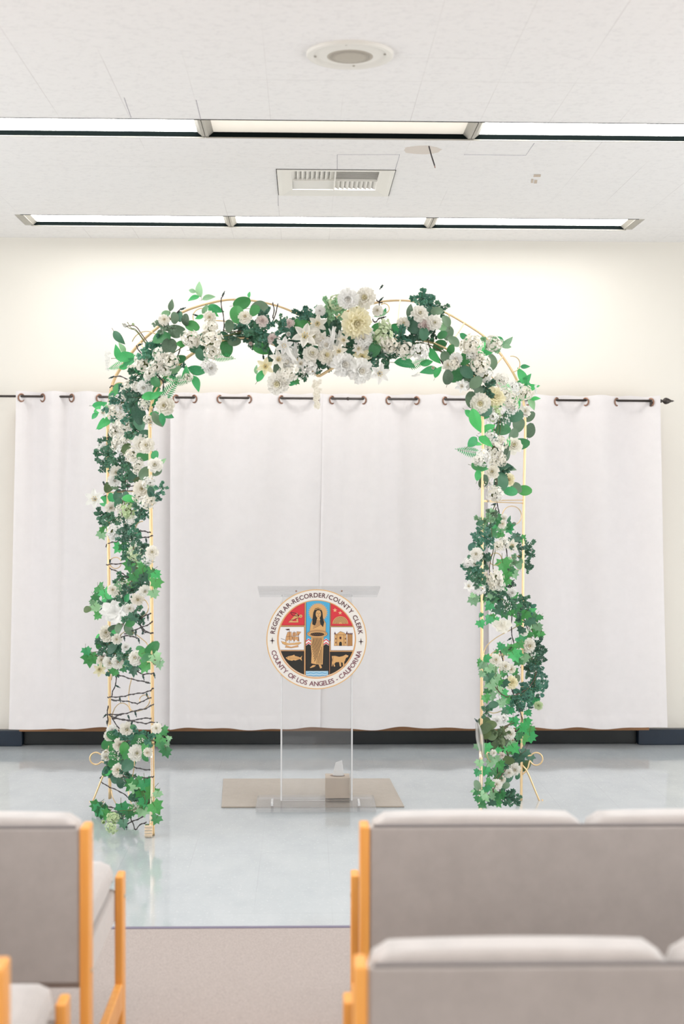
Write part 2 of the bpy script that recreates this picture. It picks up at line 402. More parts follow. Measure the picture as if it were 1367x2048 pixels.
for k in range(4):
    q = R(8 + 90 * k); c = Mx @ Vector((rad * .80 * math.cos(q), rad * .80 * math.sin(q), .008))
    mb = MB(); mb.ball(c, .0055, 6, sz=.5); mb.obj('screw', M['metal'], th)

# square air register
th = thing('air_vent', 'square white ceiling air register with louvres in four directions', 'air vent', ((VX0 + VX1) / 2, (VY0 + VY1) / 2, CEIL))
mb = MB(); fw = .075; z0, z1 = CEIL - .006, CEIL + .03
def frame(mb, a, b, c, d, wd, za, zb, zc):
    # outer rim flat then sloping up to the core
    o = [(a, b), (c, b), (c, d), (a, d)]; i = [(a + wd, b + wd), (c - wd, b + wd), (c - wd, d - wd), (a + wd, d - wd)]
    o2 = [(a + wd * .3, b + wd * .3), (c - wd * .3, b + wd * .3), (c - wd * .3, d - wd * .3), (a + wd * .3, d - wd * .3)]
    vs = [(p[0], p[1], zb) for p in o] + [(p[0], p[1], za) for p in o] + [(p[0], p[1], za) for p in o2] + [(p[0], p[1], zc) for p in i]
    fs = []
    for L in range(3):
        for k in range(4): fs.append((L * 4 + k, L * 4 + (k + 1) % 4, (L + 1) * 4 + (k + 1) % 4, (L + 1) * 4 + k))
    mb.add(vs, fs)
frame(mb, VX0, VY0, VX1, VY1, fw, z0, CEIL + .001, CEIL + .012)
mb.obj('frame', M['white'], th, smooth=False, weld=True)
mb = MB(); e = .002
for a, b, c, d in ((VX0 - .004, VY0 - .004, VX1 + .004, VY0), (VX0 - .004, VY1, VX1 + .004, VY1 + .004), (VX0 - .004, VY0, VX0, VY1), (VX1, VY0, VX1 + .004, VY1)):
    mb.box((a, b, CEIL - e), (c, d, CEIL + .001))
mb.obj('shadow_gap', M['dark'], th, smooth=False)
ix0, ix1, iy0, iy1 = VX0 + fw, VX1 - fw, VY0 + fw, VY1 - fw; mx, my = (ix0 + ix1) / 2, (iy0 + iy1) / 2
mb = MB(); mb.box((ix0, iy0, CEIL + .045), (ix1, iy1, CEIL + .05)); mb.obj('duct_plate', M['dark'], th, smooth=False)
def louvre(x0, x1, y0, y1, alongx, n, tilt, wd):
    mb = MB()
    for k in range(n):
        f = (k + .5) / n
        if alongx:
            c = y0 + (y1 - y0) * f; dy = wd * math.cos(tilt) / 2; dz = wd * math.sin(tilt) / 2
            mb.add([(x0, c - dy, CEIL + .02 - dz), (x1, c - dy, CEIL + .02 - dz), (x1, c + dy, CEIL + .02 + dz), (x0, c + dy, CEIL + .02 + dz)], [(0, 1, 2, 3)])
        else:
            c = x0 + (x1 - x0) * f; dx = wd * math.cos(tilt) / 2; dz = wd * math.sin(tilt) / 2
            mb.add([(c - dx, y0, CEIL + .02 - dz), (c - dx, y1, CEIL + .02 - dz), (c + dx, y1, CEIL + .02 + dz), (c + dx, y0, CEIL + .02 + dz)], [(0, 1, 2, 3)])
    o = mb.obj('louvre_bank', M['white'], th, smooth=False); m = o.modifiers.new('t', 'SOLIDIFY'); m.thickness = .0012
louvre(ix0, mx - .004, iy0, my, False, 9, R(28), .026)
louvre(mx + .004, ix1, iy0, my, True, 8, R(62), .009)
louvre(ix0, mx - .004, my, iy1, True, 14, R(-22), .020)
louvre(mx + .004, ix1, my, iy1, False, 9, R(-28), .026)
mb = MB(); mb.box((mx - .004, iy0, CEIL + .006), (mx + .004, iy1, CEIL + .04)); mb.box((ix0, my - .002, CEIL + .008), (ix1, my + .002, CEIL + .04)); mb.obj('divider', M['white'], th, smooth=False)

# loose cable out of the ceiling, tape scrap
a = atZ(857, 292, CEIL)
pts = [a + Vector((0, 0, .02)), a, atY(860, 303, a.y), atY(863, 314, a.y), atY(866, 323, a.y), atY(868.5, 331, a.y)]
th = thing('loose_cable', 'short dark cable end dangling from the ceiling near the air vent', 'cable', a)
mb = MB(); mb.tube(chaikin(pts), .0032, 8); mb.obj('cable_sheath', M['wire'], th)
mb = MB(); mb.tube([pts[-1], atY(869.5, 336, a.y)], .0022, 6); mb.obj('bare_wire_tip', M['bronze'], th)
mb = MB()
for (x0, yy0, x1, yy1) in ((1067, 349, 1081, 354), (1068, 360, 1074, 367), (1062, 358, 1066, 366)):
    q = [atZ(x0, yy0, CEIL - .001), atZ(x1, yy0, CEIL - .001), atZ(x1 - 1, yy1, CEIL - .001), atZ(x0 - 1, yy1, CEIL - .001)]
    mb.add(q, [(0, 1, 2, 3)])
tag(mb.obj('tape_scrap', M['tan_patch'], smooth=False), 'small tan scraps of old tape stuck to the ceiling right of the vent', 'tape')
# open joints of some tiles
for k, pl in enumerate([[(674, 341), (674, 309), (799, 309), (790, 339)], [(927, 309), (1051, 310.5), (1068, 286)], [(248, 195), (262, 235)], [(392, 200), (401, 238)], [(556, 390), (556, 412)]]):
    mb = MB(); mb.tube([atZ(x, y, CEIL) for x, y in pl], .0010, 4); mb.obj('trim_%d' % (k + 2), M['strip'], smooth=False, kind='structure')

# ------------------------------------------------------------------ board, rod, curtains
RY = 9.03
bl = atY(38.5, 820, 9.15); br = atY(1300, 820, 9.15)
mb = MB(); mb.box((bl.x, 9.135, atY(600, 1461.5, 9.15).z), (br.x, WALL - .001, atY(600, 812, 9.15).z))
tag(mb.obj('wooden_board', M['board'], smooth=False, bevel=.003), 'brown wooden board on the wall, only its edges showing behind white curtains', 'board')
rl = atY(-40, 792, RY); rr = atY(1322, 802, RY); rodz = lambda x: rl.z + (rr.z - rl.z) * (x - rl.x) / (rr.x - rl.x)
th = thing('curtain_rod', 'thin black curtain rod with a pointed finial along the back wall', 'curtain rod', (0, RY, rl.z))
mb = MB(); mb.tube([rl + Vector((-.5, 0, 0)), rl, rr], .0075, 12); mb.obj('pole', M['rod'], th)
Mr = Matrix.Translation(rr) @ Matrix.Rotation(R(90), 4, 'Y')
mb = MB(); mb.lathe([(.0076, -.02), (.011, -.012), (.011, 0), (.007, .003), (.008, .008), (.019, .018), (.0215, .028), (.018, .042), (.010, .056), (.006, .064), (.005, .072), (.0005, .082)], Mr, 24); mb.obj('finial', M['rod'], th)
for px in (-32, 1301.5, 695.5):
    c = atY(px, 803, RY); c.z = rodz(c.x); mb = MB()
    if px == 695.5: mb.tube([c + Vector((-.006, 0, 0)), c + Vector((.006, 0, 0))], .0105, 12); mb.obj('rod_joint', M['rod'], th); continue
    mb.tube([c + Vector((0, 0, -.012)), Vector((c.x, WALL - .003, c.z - .012))], .006, 8); mb.box((c.x - .011, RY - .012, c.z - .034), (c.x + .011, RY + .012, c.z - .004)); mb.box((c.x - .014, WALL - .008, c.z - .05), (c.x + .014, WALL - .001, c.z + .03))
    mb.obj('wall_bracket', M['rod'], th, bevel=.001)

GP = [[43, 85, 143, 199, 258, 318], [352, 388, 440, 497, 563, 631], [664, 726, 777, 832, 890, 946], [1000, 1054, 1113, 1170, 1233, 1300]]
EDGE = [(33, 345), (341, 647), (645, 976), (972, 1318)]
BOT = [(20, 352), (340, 640), (632, 985), (976, 1331)]
LB = ['white grommet curtain panel at the far left, flaring out at its foot', 'white curtain panel left of centre, behind the clear lectern and left arch leg',
      'white curtain panel right of centre, ending behind the right arch leg', 'white curtain panel at the far right end of the rod']
ztop = lambda x: rodz(x) + .030
for ci in range(4):
    g = [atY(p, 797, RY).x for p in GP[ci]]; e0, e1 = [atY(p, 797, RY).x for p in EDGE[ci]]; b0, b1 = [atY(p, 1450, RY).x for p in BOT[ci]]
    xs_ = [e0] + g + [e1]
    if ci == 0: xs_.insert(3, atY(121, 797, RY).x)     # a fold flopping over the rod between two rings
    th = thing('grommet_curtain', LB[ci], 'curtain', ((e0 + e1) / 2, RY, rl.z), 'white grommet curtains on the rod')
    seed = ci * 7.3; first = 1 if ci == 0 else 1
    # sign of first segment: fabric in front of rod before first grommet unless the rod shows there
    sg0 = {0: -1, 1: -1, 2: -1, 3: -1}[ci]
    def prof(x, xs_=xs_, sg0=sg0):
        s = sg0
        for a, b in zip(xs_, xs_[1:]):
            if x <= b + 1e-9:
                t_ = min(1, max(0, (x - a) / (b - a)))
                w_ = (b - a); amp = min(.036, .012 + w_ * .15)
                if a == xs_[0] : return s * amp * math.cos(t_ * math.pi / 2)
                if b == xs_[-1]: return s * amp * math.sin(t_ * math.pi / 2)
                return s * amp * math.sin(t_ * math.pi)
            s = -s
        return 0
    NU, NV = 200, 110
    rnd = random.Random(ci + 3); ph = [(rnd.uniform(2.2, 9), rnd.uniform(0, 6.28), rnd.uniform(.3, 1)) for _ in range(6)]
    hemz = .085
    cre = [(rnd.random(), rnd.random(), rnd.uniform(-.6, .6), rnd.uniform(.05, .12)) for _ in range(26)]
    def fn(u, v, e0=e0, e1=e1, b0=b0, b1=b1, prof=prof, ph=ph, cre=cre):
        xt = e0 + (e1 - e0) * u; xb = b0 + (b1 - b0) * u
        zt = ztop(xt) + .004 * math.sin(xt * 31); zb = atY(683, 1456, RY).z + .004 * math.sin(xt * 9 + 1) + .0035 * math.sin(xt * 23)
        d = v            # 0 top, 1 bottom
        z = zt + (zb - zt) * d
        x = xt + (xb - xt) * d ** 1.3
        f = max(0, 1 - d * 1.15) ** 1.3 * .52 + .48
        y = prof(xt) * f
        lo = sum(a * math.sin(k * xt * 2 + p + .6 * math.sin(d * 3 + p)) for k, p, a in ph) * .0105
        y += lo * min(1, d * 2.5)
        hm = (zt - z)
        if hm < hemz: y += -.0012
        elif hm < hemz + .012: y += .0025
        if z - zb < .075: y += -.0028; y += .0022 * math.sin(xt * 70 + 3 * math.sin(xt * 17)) * ((z - zb) / .075)
        for cu, cv, sl_, ln in cre:   # small creases
            du = (u - cu) * (e1 - e0); dv = (d - cv) * 2.1
            q = du * math.sin(sl_) + dv * math.cos(sl_); r_ = du * math.cos(sl_) - dv * math.sin(sl_)
            if abs(r_) < ln and abs(q) < .03: y -= .0022 * math.exp(-(q / .008) ** 2) * (1 - abs(r_) / ln)
        y = min(y, .085)
        return (x, RY + y - (.012 if ci in (1, 3) else 0) * min(1, d * 4) - .01 * min(1, d * 3), z)
    mb = MB(); vv = []
    mb.grid(fn, NU, NV); mb.obj('fabric', M['curtain'], th)
    for k, x in enumerate(g):
        sgn = 1 if (prof(x + .01) - prof(x - .01)) > 0 else -1
        zc = rodz(x) - .009
        Mg = Matrix.Translation((x, RY - .002, zc)) @ Matrix.Rotation(sgn * R(46), 4, 'Z') @ Matrix.Rotation(R(90), 4, 'X')
        mb = MB(); pts = []
        NN = 28
        mb.lathe([(.023 + .0055 * math.cos(2 * math.pi * j / 10), .0036 * math.sin(2 * math.pi * j / 10)) for j in range(11)], Mg, NN); mb.obj('grommet', M['bronze'], th)

# ------------------------------------------------------------------ mat, lectern, tissue box
mc = [atZ(446, 1557, .008), atZ(779, 1556.5, .008), atZ(808, 1612, .008), atZ(442.5, 1613, .008)]
mb = MB(); mb.add([(p.x, p.y, .0005) for p in mc] + [(p.x, p.y, .008) for p in mc], [(4, 7, 6, 5)[::-1], (0, 1, 5, 4), (1, 2, 6, 5), (2, 3, 7, 6), (3, 0, 4, 7), (0, 3, 2, 1)])
tag(mb.obj('floor_mat', M['mat'], smooth=False, bevel=.002, weld=True), 'beige rectangular floor mat lying behind the clear lectern', 'mat')

PY = 7.42
L0 = atY(562.5, 1400, PY).x; L1 = atY(703.5, 1400, PY).x; Lc = (L0 + L1) / 2
th = thing('lectern', 'clear acrylic lectern bearing a round county seal under the flower arch', 'lectern', (Lc, PY, .009))
zf = .0095
def rounded(x0, x1, y0, y1, r, n=6):
    o = []
    for cx, cy, a0 in ((x1 - r, y1 - r, 0), (x0 + r, y1 - r, 90), (x0 + r, y0 + r, 180), (x1 - r, y0 + r, 270)):
        for k in range(n + 1): q = R(a0 + 90 * k / n); o.append((cx + r * math.cos(q), cy + r * math.sin(q)))
    return o
bw0 = atZ(511, 1615, .02).x; bw1 = atZ(752, 1615, .02).x; by0 = atZ(632, 1624, .01).y; by1 = atZ(632, 1590, .02).y
o_ = rounded(bw0, bw1, by0, by1, .03); n_ = len(o_)
mb = MB(); mb.add([(x, y, zf) for x, y in o_] + [(x, y, zf + .012) for x, y in o_], [tuple(range(n_ - 1, -1, -1)), tuple(range(n_, 2 * n_))] + [(k, (k + 1) % n_, n_ + (k + 1) % n_, n_ + k) for k in range(n_)])
mb.obj('base', M['acrylhaze'], th, smooth=False, weld=True)
topz = 1.10
mb = MB(); mb.box((L0, PY, zf + .0125), (L1, PY + .010, topz)); mb.obj('front_panel', M['acrylic'], th, smooth=False)
for x in (L0, L1):
    mb = MB(); mb.box((x - .004, PY - .002, zf + .0125), (x + .004, PY + .14, topz - .01)); mb.obj('side_panel', M['acrylic'], th, smooth=False)
    mb = MB(); mb.box((x - .0045, PY - .006, zf + .0125), (x + .0045, PY - .0025, topz - .01)); mb.obj('polished_edge', M['acryledge'], th, smooth=False)  # whitened strip stands in for light refracted along the panel edge
for px in (544, 717):
    c = atZ(px, 1607, .025); mb = MB(); mb.box((c.x - .006, c.y - .05, zf + .0125), (c.x + .006, c.y + .05, zf + .03)); mb.obj('foot_bar', M['acryledge'], th, smooth=False, bevel=.002)
tf = atY(515, 1172, 7.41); tb = atY(515, 1190, 7.74); tx0 = tf.x; tx1 = atY(760, 1172, 7.41).x
mb = MB(); mb.add([(tx0, tf.y, tf.z - .010), (tx1, tf.y, tf.z - .010), (tx1, tb.y, tb.z - .010), (tx0, tb.y, tb.z - .010), (tx0, tf.y, tf.z), (tx1, tf.y, tf.z), (tx1, tb.y, tb.z), (tx0, tb.y, tb.z)],
       [(0, 3, 2, 1), (4, 5, 6, 7), (0, 1, 5, 4), (1, 2, 6, 5), (2, 3, 7, 6), (3, 0, 4, 7)]); mb.obj('reading_shelf', M['acrylhaze'], th, smooth=False)
mb = MB(); mb.box((tx0, tb.y + .001, tb.z - .012), (tx1, tb.y + .011, tb.z + .02)); mb.obj('shelf_lip', M['acrylhaze'], th, smooth=False)
mb = MB(); mb.box((L0 + .01, PY + .012, topz - .06), (L1 - .01, PY + .022, topz)); mb.obj('brace', M['acrylic'], th, smooth=False)
for px in (592, 683):
    c = atY(px, 1182, 7.38); mb = MB(); mb.ball(c, .0045, 6); mb.tube([c, c + Vector((0, .02, 0))], .0022, 6); mb.obj('screw', M['bronze'], th)

# --- the seal (coordinates measured on the enlarged photograph, centre 648,628 radius 490)
SY = PY - .012; sc_ = atY(632.7, 1278.6, SY); SR = (atY(732.9, 1278, SY).x - atY(532.4, 1278, SY).x) / 2; K = SR / 490
CLR = {}
def cm(hx):
    if hx not in CLR: CLR[hx] = plain('seal_ink_%d' % len(CLR), [v * .92 for v in hexc(hx)], .55)
    return CLR[hx]
sx = lambda u: sc_.x + (u - 648) * K
sz = lambda v: sc_.z - (v - 628) * K
class Ink:
    def __init__(s): s.mb = MB(); s.c = []
    def poly(s, pts, col, layer):
        if col not in s.c: s.c.append(col)
        y = SY - .0012 - layer * .00022
        n = len(pts); 
        if sum(pts[i][0] * pts[(i + 1) % n][1] - pts[(i + 1) % n][0] * pts[i][1] for i in range(n)) > 0: pts = pts[::-1]
        s.mb.add([(sx(u), y, sz(v)) for u, v in pts], [tuple(range(n))], s.c.index(col))
    def strip(s, pts, wd, col, layer):
        if col not in s.c: s.c.append(col)
        y = SY - .0012 - layer * .00022; P = [Vector(p) for p in pts]; vs = []
        for i, p in enumerate(P):
            tt = P[min(i + 1, len(P) - 1)] - P[max(i - 1, 0)]; tt.normalize(); nn = Vector((-tt.y, tt.x)) * wd / 2
            for q in (p + nn, p - nn): vs.append((sx(q.x), y, sz(q.y)))
        s.mb.add(vs, [(2 * i, 2 * i + 2, 2 * i + 3, 2 * i + 1) for i in range(len(P) - 1)], s.c.index(col))
    def ring(s, c, r0, r1, col, layer, a0=0, a1=360, n=96):
        pts = []
        for k in range(n):
            q0 = R(a0 + (a1 - a0) * k / n); q1 = R(a0 + (a1 - a0) * (k + 1) / n)
            s.poly([(c[0] + r * math.cos(q), c[1] - r * math.sin(q)) for r, q in ((r0, q0), (r1, q0), (r1, q1), (r0, q1))], col, layer)
    def obj(s, name, parent):
        o = s.mb.obj(name, [cm(c) for c in s.c], None, smooth=False)
        o.parent = parent; o.matrix_parent_inverse = parent.matrix_world.inverted() if False else Matrix.Identity(4)
        return o
def ell(cx, cy, rx, ry, n=28, a0=0, a1=360): return [(cx + rx * math.cos(R(a0 + (a1 - a0) * k / n)), cy - ry * math.sin(R(a0 + (a1 - a0) * k / n))) for k in range(n if a1 - a0 == 360 else n + 1)]
def clip(poly, x0=None, x1=None, y0=None, y1=None):
    def cut(P, f, inter):
        out = []
        for i in range(len(P)):
            a, b = P[i - 1], P[i]
            if f(b):
                if not f(a): out.append(inter(a, b))
                out.append(b)
            elif f(a): out.append(inter(a, b))
        return out
    def ix(X): return lambda a, b: (X, a[1] + (b[1] - a[1]) * (X - a[0]) / (b[0] - a[0]))
    def iy(Yv): return lambda a, b: (a[0] + (b[0] - a[0]) * (Yv - a[1]) / (b[1] - a[1]), Yv)
    if x0 is not None: poly = cut(poly, lambda p: p[0] >= x0, ix(x0))
    if x1 is not None: poly = cut(poly, lambda p: p[0] <= x1, ix(x1))
    if y0 is not None: poly = cut(poly, lambda p: p[1] >= y0, iy(y0))
    if y1 is not None: poly = cut(poly, lambda p: p[1] <= y1, iy(y1))
    return poly
mb = MB(); Ms = Matrix.Translation((sc_.x, SY, sc_.z)) @ Matrix.Rotation(R(90), 4, 'X')
mb.lathe([(.0001, .001), (SR * .995, .001), (SR, 0), (SR, -.002), (.0001, -.002)], Ms, 128)
seal = mb.obj('seal', cm('#f4efe9'), th, smooth=False)
seal['label'] = 'round county seal with gold rim, red blue and black fields'
GO, MR, BK, RD, BL, WH, PK = '#dfae72', '#54202a', '#23211c', '#dc3340', '#4fb0dc', '#f4f1f2', '#8b4353'
I = Ink(); I.ring((648, 628), 480, 490, '#e9bd84', 0, n=128); I.obj('gold_rim', seal); I = Ink(); I.ring((648, 628), 374, 386, '#e6b07a', 0, n=128); I.obj('inner_gold_ring', seal)
I = Ink(); C0 = ell(650, 622, 375, 375, 128)
I.poly(C0, GO, 1)
C1 = ell(650, 622, 371, 371, 128)
for (a, b, c, d, col) in ((None, 528, None, 489, RD), (None, 526, 507, 731, WH), (None, 524, 746, None, BK), (789, None, None, 494, RD), (787, None, 509, 735, WH), (781, None, 752, None, BK), (546, 776, None, 640, BL), (543, 770, 640, None, BK)):
    ex = 4
    I.poly(clip(C1, a if a is None else a - ex, b if b is None else b + ex, c if c is None else c - ex, d if d is None else d + ex), MR, 2)
    I.poly(clip(C1, a, b, c, d), col, 3)
# chevrons
I.poly([(544, 690), (570, 672), (595, 690), (640, 690), (690, 690), (715, 690), (740, 672), (768, 690), (768, 640), (740, 616), (715, 640), (595, 640), (570, 616), (544, 640)], WH, 4)
for cx in (570, 741):
    for dy in (0, 32): I.poly([(cx - 26, 642 + dy), (cx, 622 + dy), (cx + 26, 642 + dy), (cx + 26, 654 + dy), (cx, 634 + dy), (cx - 26, 654 + dy)], RD, 5)
    I.poly([(cx - 26, 692), (cx, 676), (cx + 26, 692), (cx + 26, 720), (cx - 26, 720)], BK, 5)
I.poly(clip(C1, 543, 762, 938, None), '#9ecbe6', 4)
for yy in (945, 958, 971, 984):
    I.strip([(547 + k * 10, yy + 3 * math.sin(k * 1.1)) for k in range(21)], 4, '#dfeef6' if yy % 2 else '#5a9ccb', 5)
# halo and woman
pts = []
for k in range(60):
    r = 98 if k % 2 else 80; pts.append((662 + r * math.cos(k * math.pi / 30), 365 - r * math.sin(k * math.pi / 30)))
I.poly(pts, GO, 4)
def fig(p, col=GO, l=6, edge=MR):
    c = Vector((sum(q[0] for q in p) / len(p), sum(q[1] for q in p) / len(p)))
    I.poly([tuple(Vector(q) + (Vector(q) - c).normalized() * 2.6) for q in p], edge, l - 1); I.poly(p, col, l)
fig([(608, 430), (590, 480), (580, 560), (600, 600), (720, 600), (736, 560), (738, 470), (716, 430), (690, 420), (635, 420)])
fig([(596, 605), (593, 700), (600, 770), (596, 862), (640, 872), (708, 874), (712, 760), (718, 606)])
for k in range(8):
    a_, b_ = Vector((612 + 12.5 * k, 616)), Vector((599 + 4 * k, 690 + 22 * k)); m_ = (a_ + b_) / 2 + Vector((9 + k, 10))
    I.strip([tuple(a_ * (1 - q) ** 2 + m_ * 2 * q * (1 - q) + b_ * q * q) for q in [j / 8 for j in range(9)]], 5, BK, 8)
for k in range(4): I.strip([(662 + 12 * k, 790 - 30 * k), (655 + 14 * k, 830), (650 + 15 * k, 866)], 4, BK, 8)
for k in range(5): I.strip([(612 + k * 4, 520 - k * 14), (650, 505 - k * 14), (705 - k * 4, 470 - k * 10)], 3.4, MR, 8)
fig([(585, 903), (612, 880), (642, 882), (628, 896), (588, 909)]); fig([(668, 874), (690, 876), (702, 906), (684, 913)])
I.poly([(662, 318), (632, 328), (616, 365), (608, 430), (606, 480), (630, 492), (642, 470), (650, 430), (662, 400), (676, 430), (686, 480), (710, 508), (722, 462), (710, 420), (704, 362), (690, 330)], BK, 9)
I.poly(ell(665, 380, 26, 40), GO, 10); I.poly([(639, 360), (645, 338), (665, 330), (685, 338), (692, 360), (676, 344), (654, 344)], BK, 11)
I.strip([(632, 338), (662, 326), (694, 338)], 6, GO, 12)
for u in (654, 677): I.strip([(u - 5, 373), (u + 5, 373)], 4, BK, 12)
I.strip([(657, 402), (673, 402)], 4, MR, 12); I.strip([(666, 376), (664, 392)], 2.5, MR, 12)
I.poly([(655, 415), (677, 415), (684, 440), (650, 440)], GO, 9.5)
fig(ell(655, 574, 98, 36), GO, 14); I.strip(ell(655, 571, 86, 25, 40, 0, 359), 3, MR, 15); I.poly(ell(655, 577, 68, 17), BK, 16)
for k in range(12): I.poly(ell(600 + k * 10, 577 + 4 * (-1) ** k, 5, 4, 8), '#7b5230', 17)
# compass and triangle
fig([(372, 463), (470, 463), (460, 366)], GO, 5); I.poly([(408, 449), (452, 449), (448, 400)], RD, 6)
I.strip([(400, 440), (440, 415), (500, 400)], 15, GO, 8); I.strip([(392, 368), (412, 392), (460, 400), (508, 405)], 6, MR, 8); I.strip([(395, 362), (440, 372), (488, 402)], 6, MR, 8); I.strip([(392, 440), (430, 436), (470, 415)], 5, MR, 9)
I.ring((493, 401), 5, 16, GO, 9, n=20)
# stars and shell
for cx, cy, r in ((827, 343, 23), (878, 369, 21)):
    I.poly([(cx + (r if k % 2 == 0 else r * .42) * math.sin(k * math.pi / 5), cy - (r if k % 2 == 0 else r * .42) * math.cos(k * math.pi / 5)) for k in range(10)], '#f0b98a', 5)
I.poly(ell(880, 476, 76, 74, 30, 0, 180), GO, 5)
for r in (66, 55, 44, 33, 22): I.ring((880, 476), r - 1.6, r + 1.6, MR, 6, 0, 180, 30)
# ship
fig([(302, 645), (345, 655), (350, 640), (375, 668), (480, 655), (500, 662), (470, 680), (345, 684), (318, 672)], GO, 5)
for p in ([(352, 604), (408, 598), (412, 640), (345, 640)], [(366, 558), (400, 555), (404, 594), (350, 602)], [(416, 562), (444, 560), (446, 596), (412, 594)], [(412, 600), (472, 604), (478, 645), (418, 642)], [(456, 552), (496, 556), (470, 590), (450, 590)]): fig(p, '#d8a36e', 6)
for a in ([(383, 525), (383, 665)], [(428, 548), (428, 660)], [(470, 570), (475, 650)], [(300, 618), (350, 640)]): I.strip(a, 3, MR, 8)
I.poly([(342, 528), (382, 524), (380, 538), (360, 540)], MR, 7); fig([(342, 708), (352, 686), (400, 700), (466, 684), (468, 704), (400, 712)], '#d8a36e', 5)
for k in range(6): I.poly(ell(362 + k * 17, 655 - (k % 2) * 14, 8, 10, 10), WH, 7)
# mission
fig([(826, 576), (852, 574), (880, 551), (908, 562), (936, 576), (946, 690), (820, 690)], GO, 5); fig([(948, 570), (998, 584), (998, 690), (950, 692)], '#c9945a', 5)
for u in (828, 944, 964, 980, 994): I.poly([(u - 10, 578), (u, 552 + (u > 950) * 10 - (u == 944) * 8), (u + 9, 578)], MR, 7)
I.poly([(868, 692), (868, 664), (874, 654), (882, 650), (890, 654), (895, 664), (895, 692)], BK, 7); I.poly([(872, 602), (890, 602), (890, 626), (872, 626)], MR, 7)
for u in (836, 930):
    for v in (622, 660): I.poly([(u - 4, v - 8), (u + 4, v - 8), (u + 4, v + 8), (u - 4, v + 8)], MR, 7)
for u in (848, 915, 958, 972, 986): I.strip([(u, 580), (u, 690)], 2.5, MR, 7)
I.strip([(826, 584), (940, 584)], 2.5, MR, 7)
# fish and cow
fig([(346, 808), (372, 794), (410, 786), (430, 778), (438, 790), (470, 798), (488, 806), (508, 788), (500, 812), (506, 838), (484, 820), (440, 836), (425, 830), (410, 838), (372, 830)], GO, 5); I.poly(ell(366, 806, 4, 4, 8), BK, 7); I.strip([(385, 798), (390, 826)], 2, MR, 7); I.strip([(395, 812), (484, 812)], 2, MR, 7)
fig([(797, 792), (830, 790), (870, 800), (905, 792), (925, 782), (936, 776), (944, 782), (960, 786), (954, 802), (936, 810), (926, 838), (918, 850), (922, 892), (908, 894), (904, 858), (886, 852), (890, 892), (876, 894), (868, 850), (836, 852), (822, 868), (832, 892), (818, 896), (810, 862), (802, 892), (796, 892), (798, 850), (802, 830)], GO, 5)
I.strip([(812, 800), (806, 850)], 2.5, MR, 7)
I.obj('county_emblem', seal)
# lettering around the rim
def glyph_table(chars):
    out = {}
    dg = bpy.context.evaluated_depsgraph_get()
    for ch in sorted(set(chars)):
        cu = bpy.data.curves.new('g', 'FONT'); cu.body = ch; cu.size = 1; cu.fill_mode = 'FRONT' if ch != ' ' else 'FRONT'; cu.resolution_u = 3; cu.offset = .012
        o = bpy.data.objects.new('g', cu); COL.objects.link(o); dg.update()
        me = o.evaluated_get(dg).to_mesh(); vs = [v.co.copy() for v in me.vertices]; fs = [tuple(p.vertices) for p in me.polygons]
        out[ch] = (vs, fs, min([v.x for v in vs] or [0]), max([v.x for v in vs] or [.28]))
        o.evaluated_get(dg).to_mesh_clear(); COL.objects.unlink(o); bpy.data.objects.remove(o); bpy.data.curves.remove(cu)
    return out
TOP, LOW = 'REGISTRAR-RECORDER/COUNTY CLERK', 'COUNTY OF LOS ANGELES - CALIFORNIA'
G = glyph_table(TOP + LOW); capH = max(v.y for v in G['E'][0])
def arc_text(name, s, r, h, a0, a1, col, low):
    mb = MB(); wd = [(G[c][3] - G[c][2]) if c != ' ' else .30 for c in s]; sc = h / capH * .97
    span = abs(R(a1 - a0)) * r; gap = (span - sum(wd) * sc) / (len(s) - 1); pos = 0
    for c, w_ in zip(s, wd):
        mid = pos + w_ * sc / 2; f = mid / span; q = R(a0 + (a1 - a0) * f)
        if c != ' ':
            vs, fs, x0, x1 = G[c]; P = []
            er = Vector((math.cos(q), math.sin(q))); 
            if low: up = -er; right = Vector((up.y, -up.x))
            else: up = er; right = Vector((er.y, -er.x))
            base = er * (r - h / 2 if not low else r + h / 2)
            for v in vs:
                p = base + right * ((v.x - (x0 + x1) / 2) * sc) + up * (v.y * sc)
                P.append((sc_.x + p.x * K, SY - .0022, sc_.z + p.y * K))
            mb.add(P, fs)
        pos += w_ * sc + gap
    o = mb.obj(name, col, None, smooth=False); o.parent = seal; o.matrix_parent_inverse = Matrix.Identity(4); return o
arc_text('upper_lettering', TOP, 434, 45, 172.5, 6.5, cm('#5a2733'), False)
arc_text('lower_lettering', LOW, 434, 46, 194.5, 345.5, cm('#84505c'), True)
I = Ink()
for u, v in ((216, 641), (1082, 651)):
    for a in range(4):
        q = R(90 * a); L = 38 if a % 2 else 28
        I.poly([(u + L * math.cos(q), v - L * math.sin(q)), (u + 7 * math.cos(q + .8), v - 7 * math.sin(q + .8)), (u, v), (u + 7 * math.cos(q - .8), v - 7 * math.sin(q - .8))], '#3a2226', 3)
    I.poly(ell(u, v, 9, 9, 12), '#3a2226', 4)
I.obj('rim_stars', seal)

